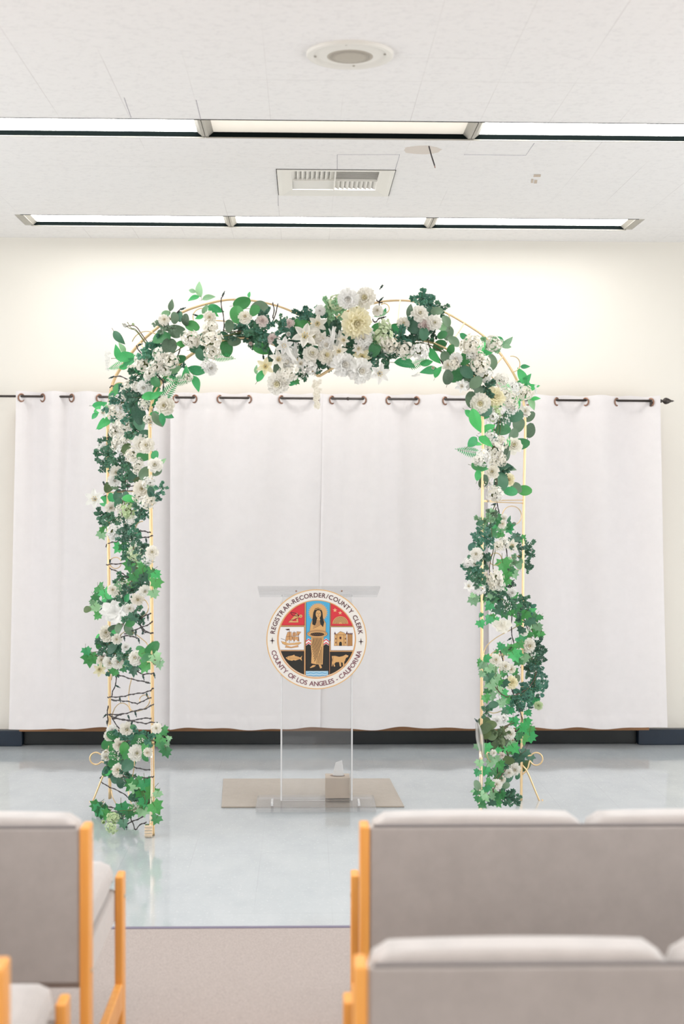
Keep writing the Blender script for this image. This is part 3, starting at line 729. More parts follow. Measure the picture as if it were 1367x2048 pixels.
# tissue box
ty = 7.47; tz = zf + .0125; a = atY(650.5, 1590, ty).x; b = atY(699.5, 1590, ty).x; tt = .130
th = thing('tissue_box', 'beige cube tissue box with a white tissue, on the lectern base', 'tissue box', ((a + b) / 2, ty, tz))
mb = MB(); mb.box((a, ty, tz), (b, ty + .12, tt)); mb.obj('box', M['tissuebox'], th, smooth=False, bevel=.002)
mb = MB(); n = 24; cxx, cyy = (a + b) / 2, ty + .06
mb.add([(cxx + .04 * math.cos(2 * math.pi * k / n), cyy + .03 * math.sin(2 * math.pi * k / n), tt + .0006) for k in range(n)], [tuple(range(n))]); mb.obj('opening', plain('box_slot', (.35, .24, .18), .8), th, smooth=False)
def fn(u, v):
    s = math.cos(u * 2 * math.pi); c = math.sin(u * 2 * math.pi); wv = .031 * (1 - v) + .017 * v
    x = cxx + .004 + s * wv + .003 * v; y = cyy + c * (.015 * (1 - v) + .006) 
    return (x, y, tt + .002 + v * (.074 + .006 * s))
mb = MB(); mb.grid(fn, 32, 12); o = mb.obj('tissue', M['tissue'], th); m = o.modifiers.new('s', 'SOLIDIFY'); m.thickness = .001
# ------------------------------------------------------------------ benches
def pillow(mb, x0, x1, y0, y1, z0, z1, rx=.03, pinch=.0, face='top'):
    """upholstered pad: rounded box with swollen faces and pulled-in corners"""
    bm = bmesh.new(); bmesh.ops.create_cube(bm, size=2); bmesh.ops.subdivide_edges(bm, edges=bm.edges, cuts=13, use_grid_fill=True)
    hx, hy, hz = (x1 - x0) / 2, (y1 - y0) / 2, (z1 - z0) / 2; c = Vector(((x0 + x1) / 2, (y0 + y1) / 2, (z0 + z1) / 2))
    r = min(rx, hx * .98, hy * .98, hz * .98); out = {}
    for v in bm.verts:
        p = Vector((v.co.x * hx, v.co.y * hy, v.co.z * hz))
        q = Vector((max(-hx + r, min(hx - r, p.x)), max(-hy + r, min(hy - r, p.y)), max(-hz + r, min(hz - r, p.z))))
        d = p - q
        if d.length > 1e-9: p = q + d.normalized() * r
        nx, ny, nz = p.x / hx, p.y / hy, p.z / hz
        e = max(0, (abs(nx) - .90) / .10)                      # near the side ends
        if pinch:
            if face == 'back': k = e ** 2 * max(0, nz) ** 3; p.z -= pinch * k; p.y += 0
            else: k = e ** 2 * max(0, abs(ny) - .5) * 2; p.z -= pinch * k * (1 if nz > 0 else -1)
        p.x *= 1 - .012 * (1 - abs(nz)) 
        if face == 'top' and nz > 0: p.z += .012 * (1 - nx * nx) * (1 - ny * ny)
        if face == 'back': p.z += .006 * (1 - nx * nx) * max(0, nz); p.y += .015 * max(0, ny) * (1 - nx * nx) * (1 - nz * nz)
        out[v.index] = p + c
    bm.verts.index_update(); bm.verts.ensure_lookup_table()
    mb.add([out[v.index] for v in bm.verts], [tuple(v.index for v in f.verts) for f in bm.faces]); bm.free()

def bench(label, xend, sgn, n, Y, sw=.555):
    """xend: outer face of the visible end leg, sgn +1 = bench runs to +x from it"""
    th = thing('waiting_room_bench', label, 'bench', (xend, Y, .006), 'wood framed upholstered benches facing the arch')
    lw, ld = .0245, .072; L = n * sw
    ends = [xend, xend + sgn * (L + lw * 2)]
    Yf = Y + .66
    for k, x in enumerate(ends):
        a, b = sorted((x, x + (sgn if k == 0 else -sgn) * lw))
        mb = MB(); mb.box((a, Y, .0065), (b, Y + ld, .800)); mb.obj('rear_leg', M['wood'], th, smooth=False, bevel=.006, seg=3)
        mb = MB(); mb.box((a, Yf, .0065), (b, Yf + ld, .497)); mb.obj('front_leg', M['wood'], th, smooth=False, bevel=.006, seg=3)
        mb = MB(); mb.box((a, Y + ld, .10), (b, Yf, .178)); mb.obj('side_rail', M['wood'], th, smooth=False, bevel=.005, seg=3)
        for yy, zz in ((Yf + .035, .43), (Y + .035, .43)):
            mb = MB(); ex = b if (x > (ends[0] + ends[1]) / 2) else a
            mb.tube([(ex - .001, yy, zz), (ex + (.002 if ex == b else -.002), yy, zz)], .006, 12); mb.obj('bolt_cap', M['metal'], th, smooth=False)
    a, b = sorted((ends[0] + sgn * lw, ends[1] - sgn * lw))
    mb = MB(); mb.box((a, Y + .004, .405), (b, Y + .026, .797)); mb.obj('back_panel', M['fabric'], th, smooth=False, bevel=.008, seg=3)
    mb = MB(); mb.tube([(a + .01, Y + .010, .800), (b - .01, Y + .010, .800)], .0038, 8); mb.obj('back_piping', M['fabric_d'], th)
    mb = MB(); mb.box((a, Y + .11, .355), (b, Yf + .03, .455)); mb.obj('seat_base', M['fabric'], th, smooth=False, bevel=.012, seg=3)
    for k in range(n):
        u0 = a + (b - a) * k / n + .002; u1 = a + (b - a) * (k + 1) / n - .002
        mb = MB(); pillow(mb, u0, u1, Y + .012, Y + .135, .46, .813, .032, .030, 'back'); mb.obj('back_cushion', M['fabric'], th)
        mb = MB(); pillow(mb, u0, u1, Y + .10, Yf + .045, .452, .542, .035, .022, 'top'); mb.obj('seat_cushion', M['fabric'], th)
    return th
Y1, Y2 = 3.56, 2.51
bench('taupe bench with wooden legs at left, the one nearer the arch', atY(178, 1657, Y1).x, -1, 3, Y1)
bench('taupe bench with wooden legs at right, the one nearer the arch', atY(719.7, 1657, Y1).x, 1, 3, Y1)
bench('blurred taupe bench at the bottom left corner, nearest the camera', atY(5, 1939, Y2).x, -1, 3, Y2)
bench('blurred taupe bench at the bottom right, nearest the camera', atY(708, 1939, Y2).x, 1, 3, Y2)

# ------------------------------------------------------------------ the arch
YBK, YFR = 7.5, 6.76
ZM = {'2': (150, 550, 3.906), '3': (450, 570, 3.906), '4': (760, 570, 3.797), '5': (150, 850, 4.877), '6': (150, 1250, 4.55), '7': (900, 980, 5.85), '8': (900, 1300, 6.023)}
def zp(z, u, v): a, b, s = ZM[z]; return a + u / s, b + v / s
def panelY(px, py):
    lim = (CAMZ - .035) * F / max(1, py - 981) if py > 981 else 99
    return min(lim, panelY0(px, py))
def panelY0(px, py):
    if py > 830 or px < 300 or px > 962:
        if px < 640: f = (px - 217) / 85.0; return YBK + (YFR - YBK) * max(-.15, min(1.1, f))
        f = (px - 962) / 83.0; return YFR + (YBK - YFR) * max(-.1, min(1.15, f))
    return YFR
arch = thing('garden_arch', 'tall brass wire garden arch with scrolls, wrapped in white flowers', 'arch', (atY(636, 1670, 7.1).x, 7.13, 0))
def pl(pts, Y): return [atY(x, y, Y) for x, y in pts]
def tubepart(name, pts, r, m='gold', n=10, sm=2):
    mb = MB(); mb.tube(chaikin(pts, sm), r, n); return mb.obj(name, M[m], arch)
back = [(218.5, 1598), (217.5, 1350), (216.6, 1150), (213.5, 900), (214, 850), (218, 790), (226, 760), (240, 735), (275, 688), (319, 650), (362, 624), (398, 611), (444, 600), (470, 599), (500, 600), (552, 610), (596, 628), (622, 648), (636, 664)]
backr = [(636, 664), (655, 645), (690, 622), (752, 604), (794, 600), (834, 603), (886, 622), (928, 646), (971, 674), (1000, 707), (1023, 741), (1038, 772), (1047, 807), (1049.5, 850), (1048, 912), (1046, 1000), (1044.5, 1180), (1043, 1350), (1041, 1606)]
front = [(304.5, 1672), (304.5, 1575), (303.5, 1426), (302.5, 1260), (301.5, 1157), (300.5, 1014), (298.5, 880), (298, 835), (303, 795), (322, 762), (345, 738), (370, 716), (400, 697), (440, 680), (490, 674), (540, 684), (590, 714), (636, 753)]
frontr = [(636, 753), (668, 734), (720, 697), (780, 677), (850, 680), (895, 697), (935, 730), (957, 770), (964, 830), (964.5, 900), (963, 1000), (962.5, 1200), (961.5, 1450), (960, 1672)]
def twin(name, pts, Y, r=.0052):
    """each rail is two thin tubes side by side"""
    P = chaikin(pl(pts, Y), 2); mb = MB(); mb.tube(P, r, 10); mb.tube([p + Vector((.006, .010, 0)) for p in P], r * .8, 8); return mb.obj(name, M['gold'], arch)
twin('arch_rail', back, YBK); twin('arch_rail', backr, YBK); twin('arch_rail', front, YFR); twin('arch_rail', frontr, YFR)
def pan(z, pts): 
    o = []
    for u, v in pts: x, y = zp(z, u, v); o.append(atY(x, y, panelY(x, y)))
    return o
def circ(z, u, v, r, a0=0, a1=330, spiral=0):
    return pan(z, [(u + r * (1 - spiral * k / 24) * math.cos(R(a0 + (a1 - a0) * k / 24)), v - r * (1 - spiral * k / 24) * math.sin(R(a0 + (a1 - a0) * k / 24))) for k in range(25)])
for p in (circ('5', 395, 1345, 55, 20, 340), circ('5', 620, 1780, 95, -100, 120), pan('6', [(330, 500), (390, 150), (430, 60), (520, 60), (600, 120), (660, 170), (690, 260)]),
          pan('6', [(515, 480), (490, 590), (485, 700), (510, 790), (600, 780), (660, 740), (682, 690), (665, 640), (620, 635), (585, 665), (590, 700)]),
          pan('6', [(335, 850), (350, 770), (395, 715), (440, 708), (485, 735), (505, 790)]), pan('6', [(540, 1230), (540, 1290), (520, 1390), (480, 1500), (500, 1600), (530, 1660)]), pan('6', [(380, 1640), (340, 1570), (330, 1500)]),
          circ('7', 720, 300, 112, -60, 170), circ('7', 528, 805, 78, -150, 150, .15), circ('7', 762, 850, 88, -120, 200, .1), pan('7', [(820, 1570), (700, 1640), (560, 1710), (440, 1800), (395, 1880), (383, 1960)]),
          circ('7', 545, 1965, 80, -20, 200), pan('8', [(590, 40), (606, 130), (590, 220), (610, 330), (632, 480), (640, 560)]), pan('8', [(395, 650), (425, 720), (500, 762), (560, 755), (610, 735)]),
          circ('8', 640, 1080, 90, 20, 280), circ('4', 30, 178, 38, -110, 130), circ('4', 480, 250, 45, -60, 60), pan('4', [(800, 655), (870, 722), (905, 790), (900, 840)]), circ('4', 1000, 600, 60, -80, 100),
          circ('2', 990, 330, 70, 60, 200), circ('2', 560, 560, 120, 0, 160), circ('2', 350, 900, 60, 30, 160), pan('2', [(1050, 355), (1150, 358), (1240, 372)]),
          circ('8', 560, 1250, 120, 60, 240), circ('5', 660, 1010, 70, 90, 260)):
    tubepart('scroll', p, .0026, n=6, sm=1)
for z, a, b in (('7', (368, 125), (852, 118)), ('7', (368, 135), (852, 155)), ('5', (300, 660), (735, 640)), ('6', (312, 330), (692, 335)), ('8', (370, 60), (868, 60)), ('6', (318, 1130), (700, 1100)), ('8', (375, 1230), (850, 1240))):
    tubepart('cross_bar', pan(z, [a, b]), .0028, n=6, sm=0)
for (xa, ya), (xb, yb) in (((470, 599), (490, 674)), ((800, 600), (790, 677)), ((636, 664), (636, 753)), ((280, 684), (322, 762)), ((1005, 713), (957, 770)), ((362, 624), (400, 697)), ((928, 646), (895, 697))):
    tubepart('cross_bar', [atY(xa, ya, YBK), atY(xb, yb, YFR)], .0035, n=6, sm=0)
# feet: ring and slanting strut at the back rails, curl on the floor
for z, c, r, s0, s1, cu in (('6', (190, 1215), 55, (262, 1350), (138, 1665), (255, 1635)), ('8', (1035, 1312), 76, (922, 1450), (1108, 1905), (955, 1880))):
    q = lambda u, v: atY(*zp(z, u, v), YBK)
    ring = [q(c[0] + r * math.cos(R(a)), c[1] - r * math.sin(R(a))) for a in range(0, 361, 15)]
    if z == '6': pts = [q(315, 1290), q(275, 1255)] + [q(c[0] + r * math.cos(R(a)), c[1] - r * math.sin(R(a))) for a in range(-30, -330, -18)] + [q(300, 1180)]
    else: pts = [q(868, 1270)] + [q(c[0] + r * math.cos(R(a)), c[1] - r * math.sin(R(a))) for a in range(150, -190, -18)] + [q(930, 1440), q(868, 1500)]
    tubepart('foot_ring', pts, .0042, n=8, sm=1)
    e = q(*s1); e.z = .006
    tubepart('foot_strut', [q(*s0) if False else q(315 if z == '6' else 868, s0[1] - 60), q(*s0), (q(*s0) + q(*s1)) / 2, q(*s1), e], .0048, n=8, sm=1)
    tubepart('floor_curl', [q(cu[0] + 32 * math.cos(R(a)) * (1 if z == '6' else 1.3), cu[1] - 20 * math.sin(R(a))) for a in range(-20, 220, 20)], .0048, n=8, sm=1)
for xb in (304.5, 960):   # front feet: doubled shiny rod running into a clamp block
    t0 = atY(xb - 1, 1495, YFR); b0 = atY(xb - 4, 1655, YFR - .02)
    tubepart('foot_rod', [t0 + Vector((0, -.012, 0)), (t0 + b0) / 2 + Vector((.006, -.015, 0)), b0], .0058, 'goldlt', 10, 1)
    c = atY(xb - 7, 1663, 6.74); hgt = .048
    mb = MB(); mb.box((c.x - .0175, 6.72, .002), (c.x + .0175, 6.75, .060))
    for k in range(4): mb.box((c.x - .019, 6.716, .010 + k * .0135), (c.x + .019, 6.752, .016 + k * .0135))
    mb.obj('clamp_block', M['goldlt'], arch, smooth=False, bevel=.0015)

# ------------------------------------------------------------------ flora templates (unit size, +Z faces the viewer, built once)
def petal(mb, L, wd, elev0, elev1, az, tip=.6, cup=.25, mi=0, nu=4, nv=5, ruff=0, r0=.02, z0=0):
    ph = random.random() * 6
    ca, sa = math.cos(az), math.sin(az)
    path = [(r0, z0)]; 
    for j in range(nv):
        e = elev0 + (elev1 - elev0) * j / (nv - 1); r, z = path[-1]; path.append((r + L / nv * math.cos(e), z + L / nv * math.sin(e)))
    def fn(u, v):
        i = v * nv; k = min(nv - 1, int(i)); f = i - k; r = path[k][0] * (1 - f) + path[k + 1][0] * f; z = path[k][1] * (1 - f) + path[k + 1][1] * f
        s = (u - .5) * 2; ww = wd * (math.sin(math.pi * min(1, v * tip + .12)) ** .7 if tip < 1 else max(.0, math.sin(math.pi * (.1 + .9 * v)) ** .8)) * .5
        e = elev0 + (elev1 - elev0) * v
        z2 = z + cup * wd * s * s * math.cos(e) + ruff * math.sin(s * 5 + ph + v * 4) * v; r2 = r - cup * wd * s * s * math.sin(e)
        x, y = r2, s * ww
        return (x * ca - y * sa, x * sa + y * ca, z2)
    mb.grid(fn, nu, nv, mi)
def leaf(mb, base, d, L, wd, kind='oval', fold=.25, arch_=.15, roll=0, mi=0, nu=4, nv=6, nrm=None):
    d = Vector(d).normalized(); n = Vector(nrm) if nrm else Vector((0, 0, 1)); n = (n - d * n.dot(d)); n = n.normalized() if n.length > 1e-4 else d.orthogonal().normalized()
    if roll: n = Matrix.Rotation(roll, 3, d) @ n
    s_ = n.cross(d); base = Vector(base)
    def fn(u, v):
        s = (u - .5) * 2
        if kind == 'oval': ww = math.sin(math.pi * (v * .94 + .03)) ** .55
        elif kind == 'point': ww = math.sin(math.pi * min(1, v) ** .8) ** .9 * (1 - .15 * v)
        else: ww = math.sin(math.pi * v) ** .7
        return base + d * (L * v) + s_ * (s * ww * wd / 2) + n * (abs(s) * ww * wd * .5 * fold + arch_ * L * math.sin(math.pi * v) - arch_ * L * v * .6)
    mb.grid(fn, nu, nv, mi)
IVY = [(0, 0), (.11, .04), (.33, -.08), (.36, .13), (.57, .28), (.38, .40), (.31, .50), (.38, .72), (.17, .69), (0, 1.02)]
def ivy(mb, base, d, sz, mi=0, nrm=(0, 0, 1)):
    d = Vector(d).normalized(); n = Vector(nrm); n = (n - d * n.dot(d)).normalized(); s_ = n.cross(d); base = Vector(base)
    out = [(x, y) for x, y in IVY] + [(-x, y) for x, y in IVY[-2:0:-1]]
    P = [base + d * ((y - .02) * sz * .86) + s_ * (x * sz * .95) + n * (abs(x) * sz * .22 - (y - .4) ** 2 * sz * .3) for x, y in out]
    c = base + d * (.30 * sz) + n * (-.02 * sz)
    k = len(P); mid = [(p + c) / 2 + n * (.03 * sz) for p in P]
    mb.add([c] + mid + P, [(0, 1 + i, 1 + (i + 1) % k) for i in range(k)] + [(1 + i, 1 + k + i, 1 + k + (i + 1) % k, 1 + (i + 1) % k) for i in range(k)], mi)
def T_rose(mb, loose=1):
    for i in range(6): petal(mb, .50, .48, R(12), R(-18 + random.uniform(-8, 8)), i * 1.047 + random.uniform(-.2, .2), .66, .16, ruff=.04, z0=-.08)
    for i in range(5): petal(mb, .42, .50, R(38), R(12), i * 1.257 + .6, .64, .2, ruff=.03, z0=-.05)
    for i in range(5): petal(mb, .36, .44, R(62), R(35), i * 1.257 + .2, .64, .28, ruff=.03)
    for i in range(4): petal(mb, .32, .34, R(78), R(60), i * 1.57 + .5, .64, .35, ruff=.02)
    for i in range(4): petal(mb, .28, .24, R(84), R(104), i * 1.57 + .1, .62, .4, mi=1)
    for i in range(3): petal(mb, .24, .18, R(84), R(115), i * 2.09 + .1, .62, .4)
    mb.ball((0, 0, .10), .09, 8, 1); mb.tube([(0, 0, -.04), (0, .05, -.35)], .02, 5, 2)
def T_garden(mb):   # open garden rose with ragged petals
    for i in range(8): petal(mb, .49, .38, R(12 + random.uniform(-8, 8)), R(-22), i * .785 + random.uniform(-.2, .2), .72, .15, ruff=.05, z0=-.06)
    for i in range(7): petal(mb, .40, .36, R(34), R(8), i * .9 + .4, .7, .2, ruff=.045, z0=-.03)
    for i in range(6): petal(mb, .32, .32, R(56), R(28), i * 1.047, .68, .25, ruff=.04)
    for i in range(5): petal(mb, .25, .26, R(74), R(55), i * 1.257 + .3, .65, .3, ruff=.02)
    for i in range(5): petal(mb, .20, .20, R(78), R(100), i * 1.257, .65, .3, ruff=.02, mi=1)
    for i in range(3): petal(mb, .16, .16, R(84), R(112), i * 2.09 + .5, .65, .3)
    mb.ball((0, 0, .06), .08, 8, 1); mb.tube([(0, 0, -.04), (.03, 0, -.35)], .02, 5, 2)
def T_lily(mb):
    for i in range(6): petal(mb, .58, .31, R(48), R(-15 + random.uniform(-12, 12)), i * 1.047 + (i % 2) * .05, 1.0, .3, nv=7)
    for i in range(6):
        q = i * 1.047 + .4; mb.tube([(0, 0, 0), (.06 * math.cos(q), .06 * math.sin(q), .16), (.11 * math.cos(q), .11 * math.sin(q), .26)], .008, 4, 1); mb.ball((.115 * math.cos(q), .115 * math.sin(q), .27), .024, 4, 3)
    for i in range(6): petal(mb, .2, .12, R(60), R(40), i * 1.047 + .5, 1.0, .2, mi=1)
    mb.tube([(0, 0, 0), (0, .02, -.4)], .018, 5, 2)
def T_peony(mb):
    for k, (n, L, e, wd) in enumerate(((9, .50, -8, .30), (9, .48, 14, .28), (8, .42, 32, .26), (8, .36, 50, .22), (7, .28, 66, .18), (5, .2, 80, .12))):
        if k == 5: mb.ball((0, 0, .03), .08, 8, 1)
        for i in range(n): petal(mb, L * random.uniform(.9, 1.08), wd, R(e + 14), R(e - 14 + random.uniform(-10, 10)), i * 6.283 / n + k * .4 + random.uniform(-.15, .15), .68, .2, ruff=.035, mi=1 if k > 3 else 0, z0=-.08)
    mb.tube([(0, 0, -.04), (0, .03, -.4)], .02, 5, 2)
def T_hyd(mb, n=44):
    mb.ball((0, 0, -.04), .22, 8, 2, .8)
    for i in range(n):
        z = 1 - (i + .5) / n * 1.15; r = math.sqrt(max(0, 1 - z * z)); q = i * 2.4
        d = Vector((r * math.cos(q) + random.uniform(-.25, .25), r * math.sin(q) + random.uniform(-.25, .25), z)).normalized(); c = d * .40 * random.uniform(.72, 1.25); Mo = Matrix.Translation((c.x, c.y, c.z * .75)) @ d.to_track_quat('Z', 'Y').to_matrix().to_4x4()
        s = random.uniform(.10, .15); m2 = MB()
        for k in range(4): petal(m2, s, s * 1.0, R(38), R(5), k * 1.571 + random.uniform(-.2, .2), .62, .15, nu=2, nv=3, r0=.005)
        m2.ball((0, 0, .012), .016, 4, 1)
        mb.v, n0 = mb.v, len(mb.v); mb.add([Mo @ Vector(v) for v in m2.v], m2.f); 
        for a in range(len(m2.f)): mb.m[len(mb.m) - len(m2.f) + a] = m2.m[a]
        if i % 3 == 0: mb.tube([(0, 0, -.25), c * .9], .008, 4, 2)
def T_gyp(mb):
    for i in range(30):
        q = random.random() * 6.28; r = .5 * math.sqrt(random.random()); p = Vector((r * math.cos(q), r * math.sin(q), random.uniform(-.1, .2)))
        s = random.uniform(.032, .055); mb.ball(p, s, 5); mb.ball(p + Vector((s * .7, s * .5, s * .4)), s * .7, 4)
        mb.tube([(0, -.1, -.25), p * .5 + Vector((0, 0, -.1)), p], .005, 3, 2)
def T_strand(mb):
    for i in range(40):
        z = -i / 40.0; w_ = .16 * (1 - i / 60.0); p = Vector((random.uniform(-w_, w_), z, random.uniform(-.05, .1)))
        for k in range(3): petal(mb, .085, .08, R(40), R(10), k * 2.09 + random.random(), .65, .2, nu=2, nv=3, r0=.0) if False else None
        q = random.random() * 6.28; m2 = MB()
        for k in range(4): petal(m2, .075, .075, R(25), R(5), k * 1.571 + q, .62, .2, nu=2, nv=3, r0=.003)
        mb.add([Vector(v) + p for v in m2.v], m2.f)
    mb.tube([(0, 0, 0), (0, -1, 0)], .008, 4, 2)
def T_longbud(mb):
    for i in range(3): petal(mb, 1.0, .30, R(86), R(78 - i * 4), i * 2.09, 1.0, .35, nv=8, z0=-.5, r0=.0)
    petal(mb, .9, .26, R(80), R(50), 2.6, 1.0, .3, nv=8, z0=-.5, r0=.0)
def T_bud(mb):
    for i in range(5): petal(mb, .62, .48, R(62), R(88), i * 1.257, .6, .35, z0=-.3)
    for i in range(3): petal(mb, .45, .3, R(85), R(100), i * 2.09, .6, .3, mi=1, z0=-.2)
    for i in range(4): petal(mb, .3, .14, R(30), R(70), i * 1.57, 1.0, .2, mi=2, z0=-.32)
def T_silk(mb):
    for a, L, w_, e in ((20, .62, .5, 8), (160, .55, .5, 14), (250, .4, .55, 20), (75, .42, .5, 22), (320, .5, .45, 18), (205, .35, .4, 40), (110, .3, .4, 45)):
        petal(mb, L, w_, R(e + 12), R(e - 22), R(a), .66, .22, ruff=.05, nu=8, nv=8)
def T_sprig(mb):
    stems = []
    for b in range(4):
        q = R(b * 90 + random.uniform(-35, 35)); d = Vector((math.cos(q), math.sin(q), random.uniform(-.2, .5))); e = d * .46; c = d * .25 + Vector((random.uniform(-.08, .08), random.uniform(-.08, .08), .05))
        P = chaikin([Vector((0, 0, -.1)), c, e], 2); mb.tube(P, .009, 4, 1)
        for k in range(1, len(P)):
            for sd in (-1, 1):
                if random.random() < .15: continue
                t_ = (P[k] - P[k - 1]).normalized(); side = Vector((-t_.y, t_.x, random.uniform(-.4, .6))) * sd
                leaf(mb, P[k], t_ * .5 + side, random.uniform(.13, .19), random.uniform(.095, .13), 'oval', .2, .1, random.uniform(-.9, .9), nu=2, nv=4)
        leaf(mb, P[-1], d, .14, .10, 'oval', .2, .1, nu=2, nv=4)
def T_oval(mb): leaf(mb, (-.5, 0, 0), (1, 0, 0), 1, .72, 'oval', .16, .10, nu=6, nv=10); mb.tube([(-.72, .03, -.08), (-.5, 0, 0), (-.1, 0, .02)], .014, 4, 1)
def T_point(mb): leaf(mb, (-.5, 0, 0), (1, 0, 0), 1, .50, 'point', .28, .12, nu=6, nv=10); mb.tube([(-.68, .02, -.06), (-.5, 0, 0), (-.1, 0, .01)], .012, 4, 1)
def T_ivy(mb):
    ivy(mb, (-.45, 0, 0), (1, .05, 0), 1.0); mb.tube([(-.75, .08, -.12), (-.45, 0, 0), (-.2, 0, -.01)], .014, 4, 1)
def T_fern(mb):
    P = [Vector((-.5 + k / 13, .06 * math.sin(k / 13 * 3), .06 * math.sin(k / 13 * 3.1))) for k in range(14)]; mb.tube(P, .008, 4, 1)
    for k in range(1, 13):
        L = .24 * math.sin(math.pi * (k / 13.5) ** .6) + .03
        for sd in (-1, 1): leaf(mb, P[k], (.45, sd, -.1), L, .055, 'point', .1, .05, nu=2, nv=4)
    leaf(mb, P[-1], (1, 0, 0), .08, .04, 'point', nu=2, nv=3)
KINDS_ = {'R': ('rose_bloom', T_rose, 3), 'A': ('rose_bloom', T_garden, 3), 'Y': ('lily_bloom', T_lily, 3), 'N': ('peony_bloom', T_peony, 3), 'H': ('hydrangea_cluster', T_hyd, 3), 'G': ('babys_breath', T_gyp, 3),
          'W': ('blossom_strand', T_strand, 1), 'Q': ('lily_bud', T_longbud, 2), 'B': ('flower_bud', T_bud, 2), 'K': ('silk_petal', T_silk, 1),
          'S': ('small_leaf_sprig', T_sprig, 5), 'O': ('oval_leaf', T_oval, 2), 'P': ('pointed_leaf', T_point, 2), 'I': ('ivy_leaf', T_ivy, 2), 'F': ('fern_frond', T_fern, 2)}
FLOW = set('RAYNHGWQBK')
PET = {'': ('petal', 'petaly'), 'w': ('petalw', 'petal'), 'y': ('petal', 'petaly'), 'Y': ('petaly', 'petaly'), 'p': ('petalp', 'petalp'), 'g': ('petalg', 'petalg')}
LDEF = {'S': 't', 'O': '', 'P': 'b', 'I': '', 'F': 'b'}
TPL = {}
def template(kind, var, tone):
    k = (kind, var, tone)
    if k not in TPL:
        st = random.getstate(); random.seed(hash((ord(kind), var)) & 0xffff); mb = MB(); KINDS_[kind][1](mb); random.setstate(st)
        if kind in FLOW: a, b = PET[tone]; mats = [M[a], M[b], M['stem'], M['yel']]
        else: mats = [LM[tone], M['stemd'] if tone in 'dgo' and tone else M['stem']]
        TPL[k] = mb.mesh(KINDS_[kind][0], mats)
    return TPL[k]
RX = Matrix.Rotation(R(90), 4, 'X')      # template +Z -> -Y, template +Y -> +Z
GAR = []
def garland(label, spec, core, wires=()):
    """spec: z: followed by items kind u,v,size[,angle][tone] read off the enlarged photograph"""
    z_, b_ = core[0]; x_, y_ = zp(z_, *b_[0])
    root = thing('flower_garland', label, 'flower garland', atY(x_, y_, panelY(x_, y_)), 'white flower garlands wired round the arch')
    c = None; placed = []
    for tok in spec.split():
        if tok.endswith(':'): z = tok[:-1]; continue
        kind = tok[0]; body = tok[1:]; tone = ''
        if body[-1].isalpha(): tone = body[-1]; body = body[:-1]
        v = [float(q) for q in body.split(',')]; u, w_, s = v[:3]; ang = v[3] if len(v) > 3 else None
        px, py = zp(z, u, w_); sc = ZM[z][2]
        yb = panelY(px, py)
        if kind in FLOW: yb -= .10 + random.uniform(0, .05)
        else: yb += random.uniform(-.13, .02)
        if s / sc > 38 and kind in FLOW: yb -= .03
        if py > 1200: yb = min(yb, (CAMZ - .03) * F / (py - 981))
        p = atY(px, py, yb); size = s / sc * yb / F * 1.12
        if kind == 'R' and random.random() < .55: kind = 'A'
        if kind not in FLOW: tone = tone or LDEF[kind]; size *= {'S': 1.12, 'I': 1.06, 'O': 1.06}.get(kind, 1.12)
        if kind == 'S': size *= 1.15
        name, fn, nv = KINDS_[kind]
        me = template(kind, random.randrange(nv), tone if (kind not in FLOW or tone in PET) else '')
        tl = .38 if kind in FLOW else .5
        if kind in 'WQ': tl = .1
        tilt = Matrix.Rotation(random.uniform(-tl, tl), 4, 'X') @ Matrix.Rotation(random.uniform(-tl, tl), 4, 'Z')
        if ang is None: ang = random.uniform(0, 360) if kind not in 'OPIWKQ' else (random.uniform(-140, -40) if kind == 'I' else random.uniform(0, 360) if kind in 'OP' else 0)
        if kind == 'Q': ang -= 90
        base = RX
        if kind == 'Q': base = Matrix.Identity(4)
        Mw = Matrix.Translation(p) @ tilt @ Matrix.Rotation(-R(ang), 4, 'Y') @ base @ Matrix.Diagonal((size * (random.uniform(.85, 1.2) if kind == 'H' else 1), size * (random.uniform(.85, 1.1) if kind == 'H' else 1), size, 1))
        o = bpy.data.objects.new(name, me); COL.objects.link(o); o.parent = root
        o.matrix_basis = Matrix.Translation(-root.location) @ Mw
        placed.append(p)
    # the vines the pieces are wired to
    for k, (zz, pts) in enumerate(core):
        for j in range(3):
            P = []
            for i, (u, w_) in enumerate(pts):
                px, py = zp(zz, u, w_); Y = panelY(px, py) - .02
                P.append(atY(px, py, Y) + Vector((random.uniform(-.02, .02), random.uniform(-.03, .03), random.uniform(-.02, .02))))
            mb = MB(); mb.tube(chaikin(P, 2), .0026 - .0004 * j, 6); mb.obj('vine', M['stem'] if j else M['stemd'], root)
    GAR.append(root); return root

